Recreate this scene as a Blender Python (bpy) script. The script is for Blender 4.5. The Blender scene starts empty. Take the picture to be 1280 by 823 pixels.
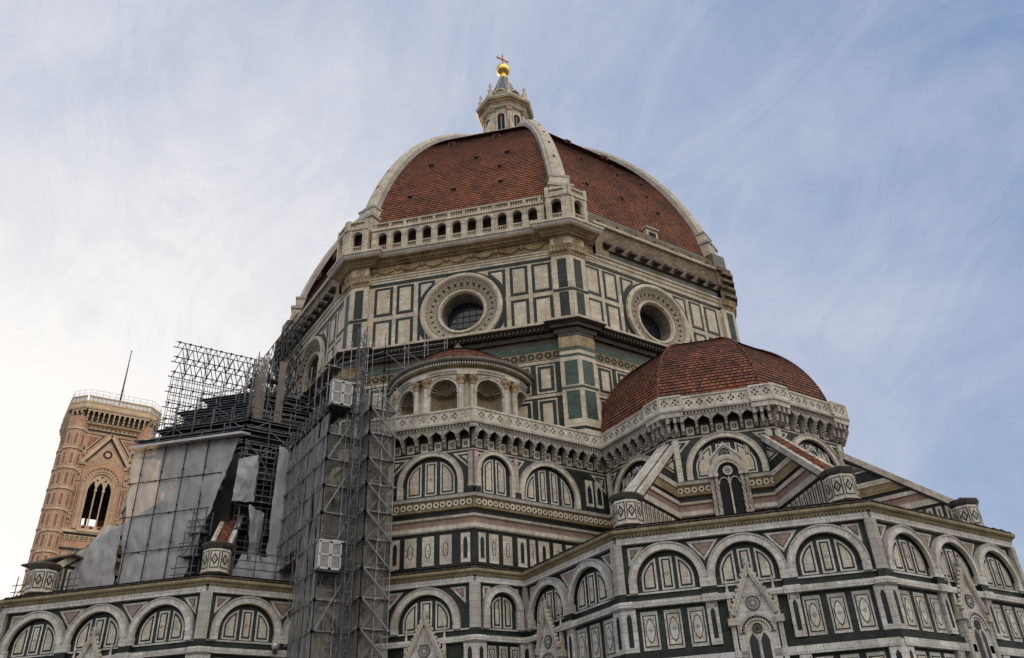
import bpy, math, random
from mathutils import Vector, Matrix, noise
random.seed(7)
PI = math.pi
sc = bpy.context.scene
R = math.radians
# ------------------------------------------------------------------ camera
cam = bpy.data.cameras.new('camera'); co = bpy.data.objects.new('camera', cam); sc.collection.objects.link(co)
CY, CP, CR = 2.52142, 0.55541, -0.06297
cam.sensor_width = 36; cam.sensor_fit = 'HORIZONTAL'; cam.lens = 1059.09/1280*36
cam.shift_x = -32.34/1280; cam.shift_y = -18.84/1280
cam.clip_start = 0.5; cam.clip_end = 20000
fw = Vector((math.cos(CP)*math.cos(CY), math.cos(CP)*math.sin(CY), math.sin(CP)))
rt = Vector((math.sin(CY), -math.cos(CY), 0)); up = rt.cross(fw)
r2 = rt*math.cos(CR)+up*math.sin(CR); u2 = -rt*math.sin(CR)+up*math.cos(CR)
m4 = Matrix((r2, u2, -fw)).transposed().to_4x4(); m4.translation = (80.59, -53.64, 1.6)
co.matrix_world = m4; sc.camera = co
# ------------------------------------------------------------------ world, sun, exposure
SUN_AZ, SUN_EL = R(181), R(7)          # direction towards the sun, ccw from +x (low in the west)
sd = Vector((math.cos(SUN_AZ)*math.cos(SUN_EL), math.sin(SUN_AZ)*math.cos(SUN_EL), math.sin(SUN_EL)))
w = bpy.data.worlds.new('World'); sc.world = w; w.use_nodes = True
nt = w.node_tree; nt.nodes.clear()
def N(t, tree=None, **kw):
    n = (tree or nt).nodes.new(t)
    for k, v in kw.items():
        if k.startswith('i_'):
            n.inputs[k[2:].replace('_', ' ')].default_value = v
        else: setattr(n, k, v)
    return n
out = N('ShaderNodeOutputWorld'); bg = N('ShaderNodeBackground')
sky = N('ShaderNodeTexSky'); sky.sky_type = 'NISHITA'; sky.sun_disc = False
sky.sun_elevation = SUN_EL; sky.sun_rotation = PI/2-SUN_AZ; sky.air_density = 1.0; sky.dust_density = 1.5; sky.ozone_density = 2.0
tc = N('ShaderNodeTexCoord')
# thin high cloud: streaked noise over direction, brighter towards the sun; cloud behind the camera boosted as added fill
def cloudnoise(rot, scale, sc_, det, rough, dist):
    mp = N('ShaderNodeMapping'); mp.inputs['Scale'].default_value = scale; mp.inputs['Rotation'].default_value = rot
    nz = N('ShaderNodeTexNoise'); nz.inputs['Scale'].default_value = sc_; nz.inputs['Detail'].default_value = det; nz.inputs['Roughness'].default_value = rough; nz.inputs['Distortion'].default_value = dist
    nt.links.new(tc.outputs['Generated'], mp.inputs['Vector']); nt.links.new(mp.outputs[0], nz.inputs['Vector']); return nz.outputs['Fac']
puff = cloudnoise((.3, .5, .6), (1.3, 1.1, 1.9), 1.6, 9, .6, .4)
wisp = cloudnoise((.5, .35, .95), (1.0, 3.4, 2.6), 2.3, 11, .7, 1.3)
dot = N('ShaderNodeVectorMath', operation='DOT_PRODUCT'); dot.inputs[1].default_value = sd
nt.links.new(tc.outputs['Generated'], dot.inputs[0])
sep = N('ShaderNodeSeparateXYZ'); nt.links.new(tc.outputs['Generated'], sep.inputs[0])
def math_(op, a, b=None, tree=None, clamp=False):
    t = tree or nt
    n = t.nodes.new('ShaderNodeMath'); n.operation = op; n.use_clamp = clamp
    for i, x in enumerate((a, b)):
        if x is None: continue
        if isinstance(x, (int, float)): n.inputs[i].default_value = x
        else: t.links.new(x, n.inputs[i])
    return n.outputs[0]
def ramp(fac, stops, tree=None):
    t = tree or nt
    n = t.nodes.new('ShaderNodeValToRGB'); e = n.color_ramp.elements
    while len(e) < len(stops): e.new(.5)
    for el, (p, c) in zip(e, stops): el.position = p; el.color = (*c, 1) if len(c) == 3 else c
    t.links.new(fac, n.inputs[0]); return n.outputs[0]
def mixc(fac, a, b, tree=None, mode='MIX'):
    t = tree or nt
    n = t.nodes.new('ShaderNodeMix'); n.data_type = 'RGBA'; n.blend_type = mode
    for i, x in ((0, fac), (6, a), (7, b)):
        if isinstance(x, (int, float)): n.inputs[i].default_value = x
        elif isinstance(x, tuple): n.inputs[i].default_value = (*x, 1)
        else: t.links.new(x, n.inputs[i])
    return n.outputs[2]
dotn = math_('MULTIPLY_ADD', dot.outputs['Value'], .5); nt.nodes[-1].inputs[2].default_value = .5
cloudcol = ramp(dotn, [(0.0, (16.6, 15.9, 15.0)), (.42, (11.2, 10.9, 10.6)), (.60, (4.8, 5.1, 5.9)), (.82, (4.9, 5.1, 5.9)), (.92, (6.3, 6.3, 6.6)), (1.0, (8.7, 8.4, 7.8))])
# the added cloud fill behind the camera is dimmed towards the horizon
back = ramp(dotn, [(.40, (1, 1, 1)), (.56, (0, 0, 0))])
low = ramp(sep.outputs['Z'], [(.05, (.12, .12, .13)), (.55, (1, 1, 1))])
cloudcol = mixc(back, cloudcol, mixc(1.0, cloudcol, low, None, 'MULTIPLY'))
cover = ramp(puff, [(.36, (0, 0, 0)), (.68, (1, 1, 1))])
streaks = ramp(wisp, [(.42, (0, 0, 0)), (.72, (1, 1, 1))])
sunny = ramp(dotn, [(.66, (0, 0, 0)), (.93, (1, 1, 1))])
backfill = ramp(dotn, [(.3, (.8, .8, .8)), (.55, (0, 0, 0))])
cov = math_('ADD', math_('MULTIPLY', cover, .46), math_('MULTIPLY', streaks, .27))
cov = math_('ADD', cov, math_('MULTIPLY', sunny, .62))
cov = math_('ADD', math_('ADD', cov, backfill), .04, clamp=True)
bluesky = mixc(.6, sky.outputs[0], (2.4, 3.6, 6.1))
skyc = mixc(cov, bluesky, cloudcol)
nt.links.new(skyc, bg.inputs['Color']); bg.inputs['Strength'].default_value = 0.075
nt.links.new(bg.outputs[0], out.inputs[0])
sl = bpy.data.lights.new('sun', 'SUN'); so = bpy.data.objects.new('sun', sl); sc.collection.objects.link(so)
sl.energy = 2.6; sl.angle = R(.6); sl.color = (1, .66, .36)
so.rotation_euler = (-sd).to_track_quat('-Z', 'Y').to_euler(); so.location = (-60, 0, 120)
sc.view_settings.view_transform = 'Standard'; sc.view_settings.look = 'None'
sc.view_settings.exposure = 0.75; sc.view_settings.gamma = 1
try: sc.view_settings.use_curve_mapping = False
except Exception: pass
# ------------------------------------------------------------------ materials
MATS = {}
def newmat(name):
    m = bpy.data.materials.new(name); m.use_nodes = True; MATS[name] = m
    t = m.node_tree; b = t.nodes['Principled BSDF']; return m, t, b
def stone(name, c1, c2, joint, bw=1.1, rh=.5, stain=(.55, .5, .42), stain_amt=.55, rough=.62, jw=.012, patch=None, patch_amt=.0, streak=.45, vein=0):
    """veined / blocked stone: brick blocks over the surface uv, large blotches, vertical rain streaks"""
    m, t, b = newmat(name)
    uv = N('ShaderNodeUVMap', t); tc = N('ShaderNodeTexCoord', t)
    br = N('ShaderNodeTexBrick', t); br.inputs['Color1'].default_value = (*c1, 1); br.inputs['Color2'].default_value = (*c2, 1); br.inputs['Mortar'].default_value = (*joint, 1)
    br.inputs['Scale'].default_value = 1; br.inputs['Brick Width'].default_value = bw; br.inputs['Row Height'].default_value = rh; br.inputs['Mortar Size'].default_value = jw; br.inputs['Bias'].default_value = -.1
    t.links.new(uv.outputs[0], br.inputs['Vector'])
    n1 = N('ShaderNodeTexNoise', t); n1.inputs['Scale'].default_value = .55; n1.inputs['Detail'].default_value = 8; n1.inputs['Roughness'].default_value = .65
    t.links.new(tc.outputs['Object'], n1.inputs['Vector'])
    f1 = ramp(n1.outputs['Fac'], [(.38, (0, 0, 0)), (.68, (1, 1, 1))], t)
    col = mixc(math_('MULTIPLY', f1, stain_amt, t), br.outputs['Color'], stain, t, 'MULTIPLY')
    if patch:
        n3 = N('ShaderNodeTexNoise', t); n3.inputs['Scale'].default_value = 1.3; n3.inputs['Detail'].default_value = 5
        mpp = N('ShaderNodeMapping', t); mpp.inputs['Location'].default_value = (13, 5, 2); t.links.new(tc.outputs['Object'], mpp.inputs[0]); t.links.new(mpp.outputs[0], n3.inputs['Vector'])
        f3 = ramp(n3.outputs['Fac'], [(.5, (0, 0, 0)), (.72, (1, 1, 1))], t)
        col = mixc(math_('MULTIPLY', f3, patch_amt, t), col, patch, t)
    mp = N('ShaderNodeMapping', t); mp.inputs['Scale'].default_value = (1.6, 1.6, .16); t.links.new(tc.outputs['Object'], mp.inputs[0])
    n2 = N('ShaderNodeTexNoise', t); n2.inputs['Scale'].default_value = 1.4; n2.inputs['Detail'].default_value = 6; n2.inputs['Roughness'].default_value = .7
    t.links.new(mp.outputs[0], n2.inputs['Vector'])
    f2 = ramp(n2.outputs['Fac'], [(.45, (0, 0, 0)), (.75, (1, 1, 1))], t)
    col = mixc(math_('MULTIPLY', f2, streak, t), col, (.36, .335, .29), t, 'MULTIPLY')
    if vein:
        n6 = N('ShaderNodeTexNoise', t); n6.inputs['Scale'].default_value = 1.9; n6.inputs['Detail'].default_value = 7; n6.inputs['Roughness'].default_value = .6; n6.inputs['Distortion'].default_value = 1.6
        t.links.new(tc.outputs['Object'], n6.inputs['Vector'])
        col = mixc(math_('MULTIPLY', ramp(n6.outputs['Fac'], [(.455, (0, 0, 0)), (.495, (1, 1, 1)), (.535, (0, 0, 0))], t), vein, t), col, (.48, .44, .38), t, 'MULTIPLY')
    n5 = N('ShaderNodeTexNoise', t); n5.inputs['Scale'].default_value = 7; n5.inputs['Detail'].default_value = 6; t.links.new(tc.outputs['Object'], n5.inputs['Vector'])
    col = mixc(.35, col, ramp(n5.outputs['Fac'], [(.3, (.55, .55, .55)), (.65, (1.15, 1.15, 1.15))], t), t, 'MULTIPLY')
    t.links.new(col, b.inputs['Base Color']); b.inputs['Roughness'].default_value = rough; b.inputs['Specular IOR Level'].default_value = .3
    bp = N('ShaderNodeBump', t); bp.inputs['Strength'].default_value = .35; bp.inputs['Distance'].default_value = .03
    t.links.new(n5.outputs['Fac'], bp.inputs['Height']); t.links.new(bp.outputs[0], b.inputs['Normal'])
    return m
ST = dict(stain=(.42, .38, .32), stain_amt=.55, vein=.45)
stone('white_marble', (.84, .80, .70), (.63, .595, .52), (.28, .25, .20), 1.15, .52, patch=(.60, .46, .29), patch_amt=.4, streak=.5, **ST)
stone('pure_marble', (.84, .82, .77), (.68, .66, .61), (.4, .38, .34), 1.3, .8, streak=.3, **ST)
stone('panel_marble', (.83, .76, .62), (.64, .585, .48), (.36, .30, .21), .95, .62, patch=(.60, .42, .20), patch_amt=.6, streak=.35, **ST)
stone('drum_marble', (.86, .78, .62), (.64, .575, .46), (.28, .23, .15), 1.15, .52, patch=(.64, .44, .21), patch_amt=.5, streak=.45, **ST)
stone('drum_panel', (.86, .78, .63), (.68, .62, .50), (.36, .29, .18), .95, .62, patch=(.64, .43, .18), patch_amt=.65, streak=.3, **ST)
stone('chapel_marble', (.83, .82, .78), (.61, .605, .58), (.26, .24, .2), 1.0, .5, patch=(.52, .42, .29), patch_amt=.4, streak=.5, **ST)
stone('chapel_panel', (.80, .74, .62), (.60, .56, .48), (.34, .30, .23), .8, .6, patch=(.56, .42, .24), patch_amt=.5, streak=.35, **ST)
stone('grey_marble', (.56, .53, .48), (.46, .44, .41), (.22, .21, .2), 1.0, .5, patch=(.40, .33, .24), patch_amt=.4)
stone('green_marble', (.015, .023, .018), (.040, .055, .043), (.02, .025, .022), .55, .34, stain=(.5, .5, .5), streak=.3, rough=.5, jw=.01)
stone('light_green', (.085, .135, .105), (.05, .08, .066), (.02, .025, .022), .5, .33, stain=(.5, .5, .5), streak=.3, rough=.5)
stone('black_marble', (.014, .018, .017), (.028, .034, .031), (.01, .01, .01), .6, .4, rough=.5)
stone('pink_marble', (.40, .28, .23), (.31, .22, .19), (.16, .11, .09), .9, .45, patch=(.42, .33, .27), patch_amt=.5)
stone('rose_marble', (.60, .50, .44), (.48, .38, .33), (.2, .17, .14), .9, .5, streak=.4)
stone('tawny', (.42, .33, .19), (.33, .26, .15), (.15, .11, .07), .5, .25, stain=(.4, .36, .28), stain_amt=.8)
stone('cornice_stone', (.52, .44, .28), (.42, .35, .22), (.16, .13, .08), .6, .3, stain=(.4, .36, .28), stain_amt=.7)
stone('rough_stone', (.40, .30, .19), (.21, .155, .10), (.08, .06, .045), .7, .3, stain=(.45, .4, .35), stain_amt=.9, jw=.03)
stone('grey_stone', (.27, .25, .22), (.21, .195, .17), (.1, .09, .08), 1.3, .6, stain=(.5, .46, .4), stain_amt=.8)
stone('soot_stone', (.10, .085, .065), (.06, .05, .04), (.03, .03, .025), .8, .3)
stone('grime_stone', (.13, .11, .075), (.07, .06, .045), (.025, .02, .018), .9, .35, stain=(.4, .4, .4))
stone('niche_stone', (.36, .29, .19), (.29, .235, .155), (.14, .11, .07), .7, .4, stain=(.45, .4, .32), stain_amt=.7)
stone('carved', (.64, .49, .29), (.48, .35, .20), (.16, .12, .07), .33, .3, stain=(.35, .3, .22), stain_amt=.85, streak=.5)
stone('tower_pink', (.74, .44, .28), (.56, .35, .24), (.3, .2, .15), 1.2, .6, patch=(.62, .50, .38), patch_amt=.5, streak=.25)
stone('tower_cream', (.86, .67, .46), (.76, .57, .39), (.35, .26, .2), 1.0, .5, streak=.25)
stone('tower_red', (.48, .24, .16), (.34, .17, .11), (.2, .1, .07), .8, .4, streak=.25)
stone('paving', (.13, .125, .115), (.10, .097, .09), (.07, .07, .065), 1.0, .5, streak=0)
# bump-rich carving
for nm in ('carved', 'rough_stone'):
    t = MATS[nm].node_tree
    for n in t.nodes:
        if n.type == 'BUMP': n.inputs['Strength'].default_value = 1; n.inputs['Distance'].default_value = .12
def mosaic_mat():
    m, t, b = newmat('mosaic'); tc = N('ShaderNodeTexCoord', t)
    v = N('ShaderNodeTexVoronoi', t); v.feature = 'DISTANCE_TO_EDGE'; v.inputs['Scale'].default_value = 4.2; v.inputs['Randomness'].default_value = .75; t.links.new(tc.outputs['Object'], v.inputs['Vector'])
    n1 = N('ShaderNodeTexNoise', t); n1.inputs['Scale'].default_value = 5.5; n1.inputs['Detail'].default_value = 3; t.links.new(tc.outputs['Object'], n1.inputs['Vector'])
    a = ramp(v.outputs['Distance'], [(.05, (.50, .42, .29)), (.09, (.05, .06, .055)), (.2, (.05, .06, .055)), (.24, (.55, .47, .34))], t)
    c = mixc(ramp(n1.outputs['Fac'], [(.42, (0, 0, 0)), (.5, (1, 1, 1))], t), a, (.48, .40, .28), t)
    t.links.new(mixc(.55, c, a, t), b.inputs['Base Color']); b.inputs['Roughness'].default_value = .6
mosaic_mat()
def tile_mat(name, bw, rh, vary, ca, cb):
    m, t, b = newmat(name)
    uv = N('ShaderNodeUVMap', t); tc = N('ShaderNodeTexCoord', t)
    br = N('ShaderNodeTexBrick', t); br.inputs['Color1'].default_value = (*ca, 1); br.inputs['Color2'].default_value = (*cb, 1); br.inputs['Mortar'].default_value = (.018, .012, .01, 1)
    br.inputs['Scale'].default_value = 1; br.inputs['Brick Width'].default_value = bw; br.inputs['Row Height'].default_value = rh; br.inputs['Mortar Size'].default_value = .03; br.inputs['Bias'].default_value = -.25
    t.links.new(uv.outputs[0], br.inputs['Vector'])
    # a second random pick per tile
    sn = N('ShaderNodeVectorMath', t, operation='SNAP'); sn.inputs[1].default_value = (bw*.5, rh, 1); t.links.new(uv.outputs[0], sn.inputs[0])
    wn = N('ShaderNodeTexWhiteNoise', t); wn.noise_dimensions = '2D'; t.links.new(sn.outputs[0], wn.inputs['Vector'])
    col = mixc(vary, br.outputs['Color'], ramp(wn.outputs['Value'], [(0, (.38, .34, .34)), (.25, (.8, .75, .72)), (.7, (1.1, 1.0, .95)), (1, (1.6, 1.25, 1.05))], t), t, 'MULTIPLY')
    n1 = N('ShaderNodeTexNoise', t); n1.inputs['Scale'].default_value = .35; n1.inputs['Detail'].default_value = 7; t.links.new(tc.outputs['Object'], n1.inputs['Vector'])
    col = mixc(.6, col, ramp(n1.outputs['Fac'], [(.32, (.35, .36, .36)), (.6, (1.1, 1.05, 1.0))], t), t, 'MULTIPLY')
    t.links.new(col, b.inputs['Base Color']); b.inputs['Roughness'].default_value = .8
    bp = N('ShaderNodeBump', t); bp.inputs['Strength'].default_value = .8; bp.inputs['Distance'].default_value = .06
    t.links.new(br.outputs['Fac'], bp.inputs['Height']); bp.invert = True; t.links.new(bp.outputs[0], b.inputs['Normal'])
tile_mat('roof_tile', .43, .36, .5, (.39, .138, .064), (.15, .068, .042))
tile_mat('small_tile', .42, .33, .85, (.29, .105, .052), (.10, .05, .034))
def plain(name, c, rough=.6, metal=0, var=.3, scale=3):
    m, t, b = newmat(name)
    tc = N('ShaderNodeTexCoord', t); n1 = N('ShaderNodeTexNoise', t); n1.inputs['Scale'].default_value = scale; n1.inputs['Detail'].default_value = 6
    t.links.new(tc.outputs['Object'], n1.inputs['Vector'])
    lo = tuple(x*(1-var) for x in c); hi = tuple(min(1, x*(1+var)) for x in c)
    t.links.new(ramp(n1.outputs['Fac'], [(.3, lo), (.7, hi)], t), b.inputs['Base Color'])
    b.inputs['Roughness'].default_value = rough; b.inputs['Metallic'].default_value = metal
    return m
plain('gold', (.95, .62, .18), .28, 1, .1)
plain('copper_cross', (.42, .20, .10), .5, .6)
plain('lead', (.15, .16, .18), .55, .2)
plain('dark_void', (.012, .012, .014), .9)
plain('glass', (.012, .016, .024), .15)
plain('iron', (.03, .03, .033), .6, .3)
plain('steel_pipe', (.10, .105, .115), .5, .5, .5, 1.5)
plain('light_pipe', (.27, .27, .265), .5, .4, .35, 1.5)
plain('dark_pipe', (.035, .035, .038), .6, .4, .4, 1.5)
plain('deck_board', (.16, .14, .12), .85, 0, .5, 1.5)
plain('boards_and_shade', (.028, .025, .024), .9, 0, .5, 1.5)  # dark planks and decks, also dark backing that stands for shade
plain('zinc_sheet', (.46, .45, .43), .55, .1, .2, 1)
plain('cabin_white', (.52, .51, .49), .45, 0, .1)
plain('cabin_mesh', (.24, .24, .235), .6, .2)
plain('lamp_globe', (.55, .55, .55), .2, .3)
plain('bronze_door', (.20, .14, .09), .6, .3)
def tarp_mat(name, c, trans):
    m, t, b = newmat(name)
    uv = N('ShaderNodeUVMap', t); tc = N('ShaderNodeTexCoord', t)
    n1 = N('ShaderNodeTexNoise', t); n1.inputs['Scale'].default_value = .9; n1.inputs['Detail'].default_value = 9; n1.inputs['Roughness'].default_value = .68
    mp = N('ShaderNodeMapping', t); mp.inputs['Scale'].default_value = (1.7, 1.7, .45); t.links.new(tc.outputs['Object'], mp.inputs[0]); t.links.new(mp.outputs[0], n1.inputs['Vector'])
    col = ramp(n1.outputs['Fac'], [(.3, tuple(x*.74 for x in c)), (.7, tuple(x*1.1 for x in c))], t)
    t.links.new(col, b.inputs['Base Color']); b.inputs['Roughness'].default_value = .55
    tl = N('ShaderNodeBsdfTranslucent', t); t.links.new(col, tl.inputs['Color'])
    mx = N('ShaderNodeMixShader', t); mx.inputs[0].default_value = .3
    t.links.new(b.outputs[0], mx.inputs[1]); t.links.new(tl.outputs[0], mx.inputs[2])
    o = [n for n in t.nodes if n.type == 'OUTPUT_MATERIAL'][0]
    if trans:
        tr = N('ShaderNodeBsdfTransparent', t); m2 = N('ShaderNodeMixShader', t)
        n2 = N('ShaderNodeTexNoise', t); n2.inputs['Scale'].default_value = 1.1; n2.inputs['Detail'].default_value = 5; t.links.new(tc.outputs['Object'], n2.inputs['Vector'])
        f = ramp(n2.outputs['Fac'], [(.3, (trans*.6,)*3), (.7, (min(1, trans*1.35),)*3)], t)
        t.links.new(f, m2.inputs[0]); t.links.new(mx.outputs[0], m2.inputs[1]); t.links.new(tr.outputs[0], m2.inputs[2]); t.links.new(m2.outputs[0], o.inputs[0])
    else: t.links.new(mx.outputs[0], o.inputs[0])
tarp_mat('tarp_grey', (.50, .50, .495), 0)
tarp_mat('tarp_pale', (.56, .57, .59), 0)
tarp_mat('net_grey', (.40, .39, .37), .45)
tarp_mat('net_pale', (.55, .54, .51), .42)
tarp_mat('net_open', (.34, .32, .29), .66)
tarp_mat('net_brown', (.34, .29, .25), .30)
# ------------------------------------------------------------------ mesh builder
class F:
    """upright wall frame: u to the right seen from outside, z up, w outward"""
    def __init__(s, ang, ap, c=(0, 0)):
        a = R(ang); s.n = Vector((math.cos(a), math.sin(a), 0)); s.t = Vector((-math.sin(a), math.cos(a), 0)); s.o = Vector((c[0], c[1], 0))+s.n*ap
    def __call__(s, u, z, w=0): return s.o+s.t*u+s.n*w+Vector((0, 0, z))
def frame2(p, q):
    """frame on the wall running p -> q (left to right seen from outside), u from the middle"""
    p = Vector((*p, 0)); q = Vector((*q, 0)); d = (q-p).normalized(); f = F(0, 0); f.t = d; f.n = Vector((d.y, -d.x, 0)); f.o = (p+q)/2; f.h = (q-p).length/2
    return f
ALIAS = {}
class MB:
    def __init__(s): s.v = []; s.f = []; s.m = []; s.uv = []; s.mi = {}; s.sm = []
    def face(s, pts, mat, uv=None, smooth=False):
        mat = ALIAS.get(mat, mat)
        if mat not in s.mi: s.mi[mat] = len(s.mi)
        i = len(s.v); s.v += [Vector(p) for p in pts]; s.f.append(tuple(range(i, i+len(pts)))); s.m.append(s.mi[mat]); s.sm.append(smooth)
        if uv is None:
            P = [Vector(p) for p in pts]; n = Vector((0, 0, 0))
            for k in range(len(P)):
                a = P[k]; b = P[(k+1) % len(P)]; n += a.cross(b)
            n = n.normalized() if n.length > 1e-12 else Vector((0, 0, 1))
            t = Vector((0, 0, 1)).cross(n)
            t = t.normalized() if t.length > .05 else Vector((1, 0, 0))
            b = n.cross(t); uv = [(p.dot(t), p.dot(b)) for p in P]
        s.uv += uv
    def prism(s, fr, poly, w0, w1, mat, side=None, back=False):
        """poly ccw in (u,z)"""
        a = 0
        for k in range(len(poly)):
            x, y = poly[k]; x2, y2 = poly[(k+1) % len(poly)]; a += x*y2-x2*y
        if a < 0: poly = poly[::-1]
        s.face([fr(u, z, w1) for u, z in poly], mat)
        if back: s.face([fr(u, z, w0) for u, z in poly[::-1]], mat)
        n = len(poly)
        for k in range(n):
            p = poly[k]; q = poly[(k+1) % n]
            s.face([fr(*p, w0), fr(*q, w0), fr(*q, w1), fr(*p, w1)], side or mat)
    def box(s, fr, u0, u1, z0, z1, w0, w1, mat, side=None): s.prism(fr, [(u0, z0), (u1, z0), (u1, z1), (u0, z1)], w0, w1, mat, side, True)
    def ring(s, fr, cu, cz, r0, r1, w0, w1, mat, a0=0, a1=2*PI, n=48, wi=None, side=None):
        """flat ring between radii r0<r1 at depth w1 (inner edge at wi), with rims back to w0"""
        wi = w1 if wi is None else wi
        for k in range(n):
            A = a0+(a1-a0)*k/n; B = a0+(a1-a0)*(k+1)/n
            def p(r, a, w): return fr(cu+r*math.cos(a), cz+r*math.sin(a), w)
            L = (a1-a0)/n*(r0+r1)/2
            s.face([p(r0, A, wi), p(r1, A, w1), p(r1, B, w1), p(r0, B, wi)], mat, [(0, k*L), (r1-r0, k*L), (r1-r0, k*L+L), (0, k*L+L)])
            s.face([p(r1, A, w1), p(r1, A, w0), p(r1, B, w0), p(r1, B, w1)], side or mat)
            s.face([p(r0, A, wi), p(r0, B, wi), p(r0, B, w0), p(r0, A, w0)], side or mat)
    def strip(s, fr, lo, hi, zs, w, mat):
        """surface between u=lo(z) and u=hi(z)"""
        for k in range(len(zs)-1):
            a, b = zs[k], zs[k+1]
            if hi(a)-lo(a) < .02 and hi(b)-lo(b) < .02: continue
            s.face([fr(lo(a), a, w), fr(max(hi(a), lo(a)), a, w), fr(max(hi(b), lo(b)), b, w), fr(lo(b), b, w)], mat)
    def sweep(s, path, prof, mats, closed=False, cap=True):
        """horizontal mouldings: prof = [(w,z)...] swept along plan path (left to right seen from outside) with mitres"""
        n = len(path); offs = []
        P = [Vector((*p, 0)) for p in path]
        for i in range(n):
            dirs = []
            if closed or i > 0: dirs.append((P[i]-P[i-1]).normalized())
            if closed or i < n-1: dirs.append((P[(i+1) % n]-P[i]).normalized())
            ns = [Vector((d.y, -d.x, 0)) for d in dirs]
            if len(ns) == 2:
                b = (ns[0]+ns[1]).normalized(); b = b/max(.3, b.dot(ns[0]))
            else: b = ns[0]
            offs.append(b)
        L = 0
        for i in range(n if closed else n-1):
            j = (i+1) % n; l = (P[j]-P[i]).length; v = 0
            for k in range(len(prof)-1):
                (w0, z0), (w1, z1) = prof[k], prof[k+1]; dl = math.hypot(w1-w0, z1-z0)
                mt = mats if isinstance(mats, str) else mats[k]
                if mt is None: v += dl; continue
                Z0 = Vector((0, 0, z0)); Z1 = Vector((0, 0, z1))
                s.face([P[i]+offs[i]*w0+Z0, P[j]+offs[j]*w0+Z0, P[j]+offs[j]*w1+Z1, P[i]+offs[i]*w1+Z1], mt, [(L, z0), (L+l, z0), (L+l, z0+dl), (L, z0+dl)])
                v += dl
            L += l
        if not closed and cap:
            mt = mats if isinstance(mats, str) else mats[0]
            for i in (0, n-1):
                pts = [P[i]+offs[i]*w+Vector((0, 0, z)) for w, z in prof]
                s.face(pts if i == 0 else pts[::-1], mt or 'white_marble')
    def tube(s, a, b, r, mat, n=5, r1=None, smooth=False):
        a = Vector(a); b = Vector(b); d = b-a
        if d.length < 1e-6: return
        d.normalize(); x = d.orthogonal().normalized(); y = d.cross(x); r1 = r if r1 is None else r1
        for k in range(n):
            A = 2*PI*k/n; B = 2*PI*(k+1)/n
            ca = x*math.cos(A)+y*math.sin(A); cb = x*math.cos(B)+y*math.sin(B)
            s.face([a+ca*r, a+cb*r, b+cb*r1, b+ca*r1], mat, None, smooth)
    def bar(s, a, b, hx, hy, mat, upv=(0, 0, 1)):
        """rectangular bar a->b: hx half width sideways, hy half height"""
        a = Vector(a); b = Vector(b); d = (b-a).normalized(); x = d.cross(Vector(upv)).normalized(); y = x.cross(d)
        c = [(-hx, -hy), (hx, -hy), (hx, hy), (-hx, hy)]
        A = [a+x*i+y*j for i, j in c]; B = [b+x*i+y*j for i, j in c]
        for k in range(4): s.face([A[k], A[(k+1) % 4], B[(k+1) % 4], B[k]], mat)
        s.face(A[::-1], mat); s.face(B, mat)
    def lathe(s, c, prof, mat, n=24, a0=0, a1=2*PI, smooth=True):
        c = Vector(c)
        for k in range(n):
            A = a0+(a1-a0)*k/n; B = a0+(a1-a0)*(k+1)/n
            for (r0, z0), (r1, z1) in zip(prof, prof[1:]):
                q = lambda r, a, z: c+Vector((r*math.cos(a), r*math.sin(a), z))
                pts = [q(r0, A, z0), q(r0, B, z0), q(r1, B, z1), q(r1, A, z1)]
                if r0 < 1e-5: pts = pts[1:]
                elif r1 < 1e-5: pts = pts[:3]
                s.face(pts, mat, None, smooth)
    def nested(s, fr, poly, w, insets, dw=.02):
        """stacked inlays: [(inset, material)...] convex ccw polygon"""
        a = sum(poly[k][0]*poly[(k+1) % len(poly)][1]-poly[(k+1) % len(poly)][0]*poly[k][1] for k in range(len(poly)))
        if a < 0: poly = poly[::-1]
        d0 = w
        for ins, mat in insets:
            p = inset(poly, ins)
            if p is None: break
            s.prism(fr, p, d0, d0+dw, mat); d0 += dw
def clip(poly, p, d, n):
    out = []
    for k in range(len(poly)):
        a = poly[k]; b = poly[(k+1) % len(poly)]
        da = (a[0]-p[0])*n[0]+(a[1]-p[1])*n[1]-d; db = (b[0]-p[0])*n[0]+(b[1]-p[1])*n[1]-d
        if da >= 0: out.append(a)
        if (da > 0 and db < 0) or (da < 0 and db > 0):
            t = da/(da-db); out.append((a[0]+(b[0]-a[0])*t, a[1]+(b[1]-a[1])*t))
    return out
def inset(poly, d):
    if d <= 0: return poly
    o = list(poly)
    for k in range(len(poly)):
        a = poly[k]; b = poly[(k+1) % len(poly)]; l = math.hypot(b[0]-a[0], b[1]-a[1])
        if l < 1e-6: continue
        n = (-(b[1]-a[1])/l, (b[0]-a[0])/l)
        o = clip(o, a, d, n)
        if len(o) < 3: return None
    return o
def link(o, parent):
    sc.collection.objects.link(o)
    if parent: o.parent = parent
def obj(name, b, parent=None):
    me = bpy.data.meshes.new(name); me.from_pydata(b.v, [], b.f)
    for m in b.mi: me.materials.append(MATS[m])
    me.polygons.foreach_set('material_index', b.m); me.polygons.foreach_set('use_smooth', b.sm)
    uv = me.uv_layers.new(name='UVMap'); uv.data.foreach_set('uv', [x for p in b.uv for x in p])
    if any(b.sm):
        import bmesh
        bm = bmesh.new(); bm.from_mesh(me); bmesh.ops.remove_doubles(bm, verts=bm.verts, dist=1e-4); bm.to_mesh(me); bm.free()
    me.update(); o = bpy.data.objects.new(name, me); link(o, parent); return o
def thing(name, label, cat, loc=(0, 0, 0), group=None):
    o = bpy.data.objects.new(name, None); o.empty_display_size = .5; o.location = loc; link(o, None); o['label'] = label; o['category'] = cat
    if group: o['group'] = group
    return o
def tag(o, label, cat, group=None):
    o['label'] = label; o['category'] = cat
    if group: o['group'] = group
    return o
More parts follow.
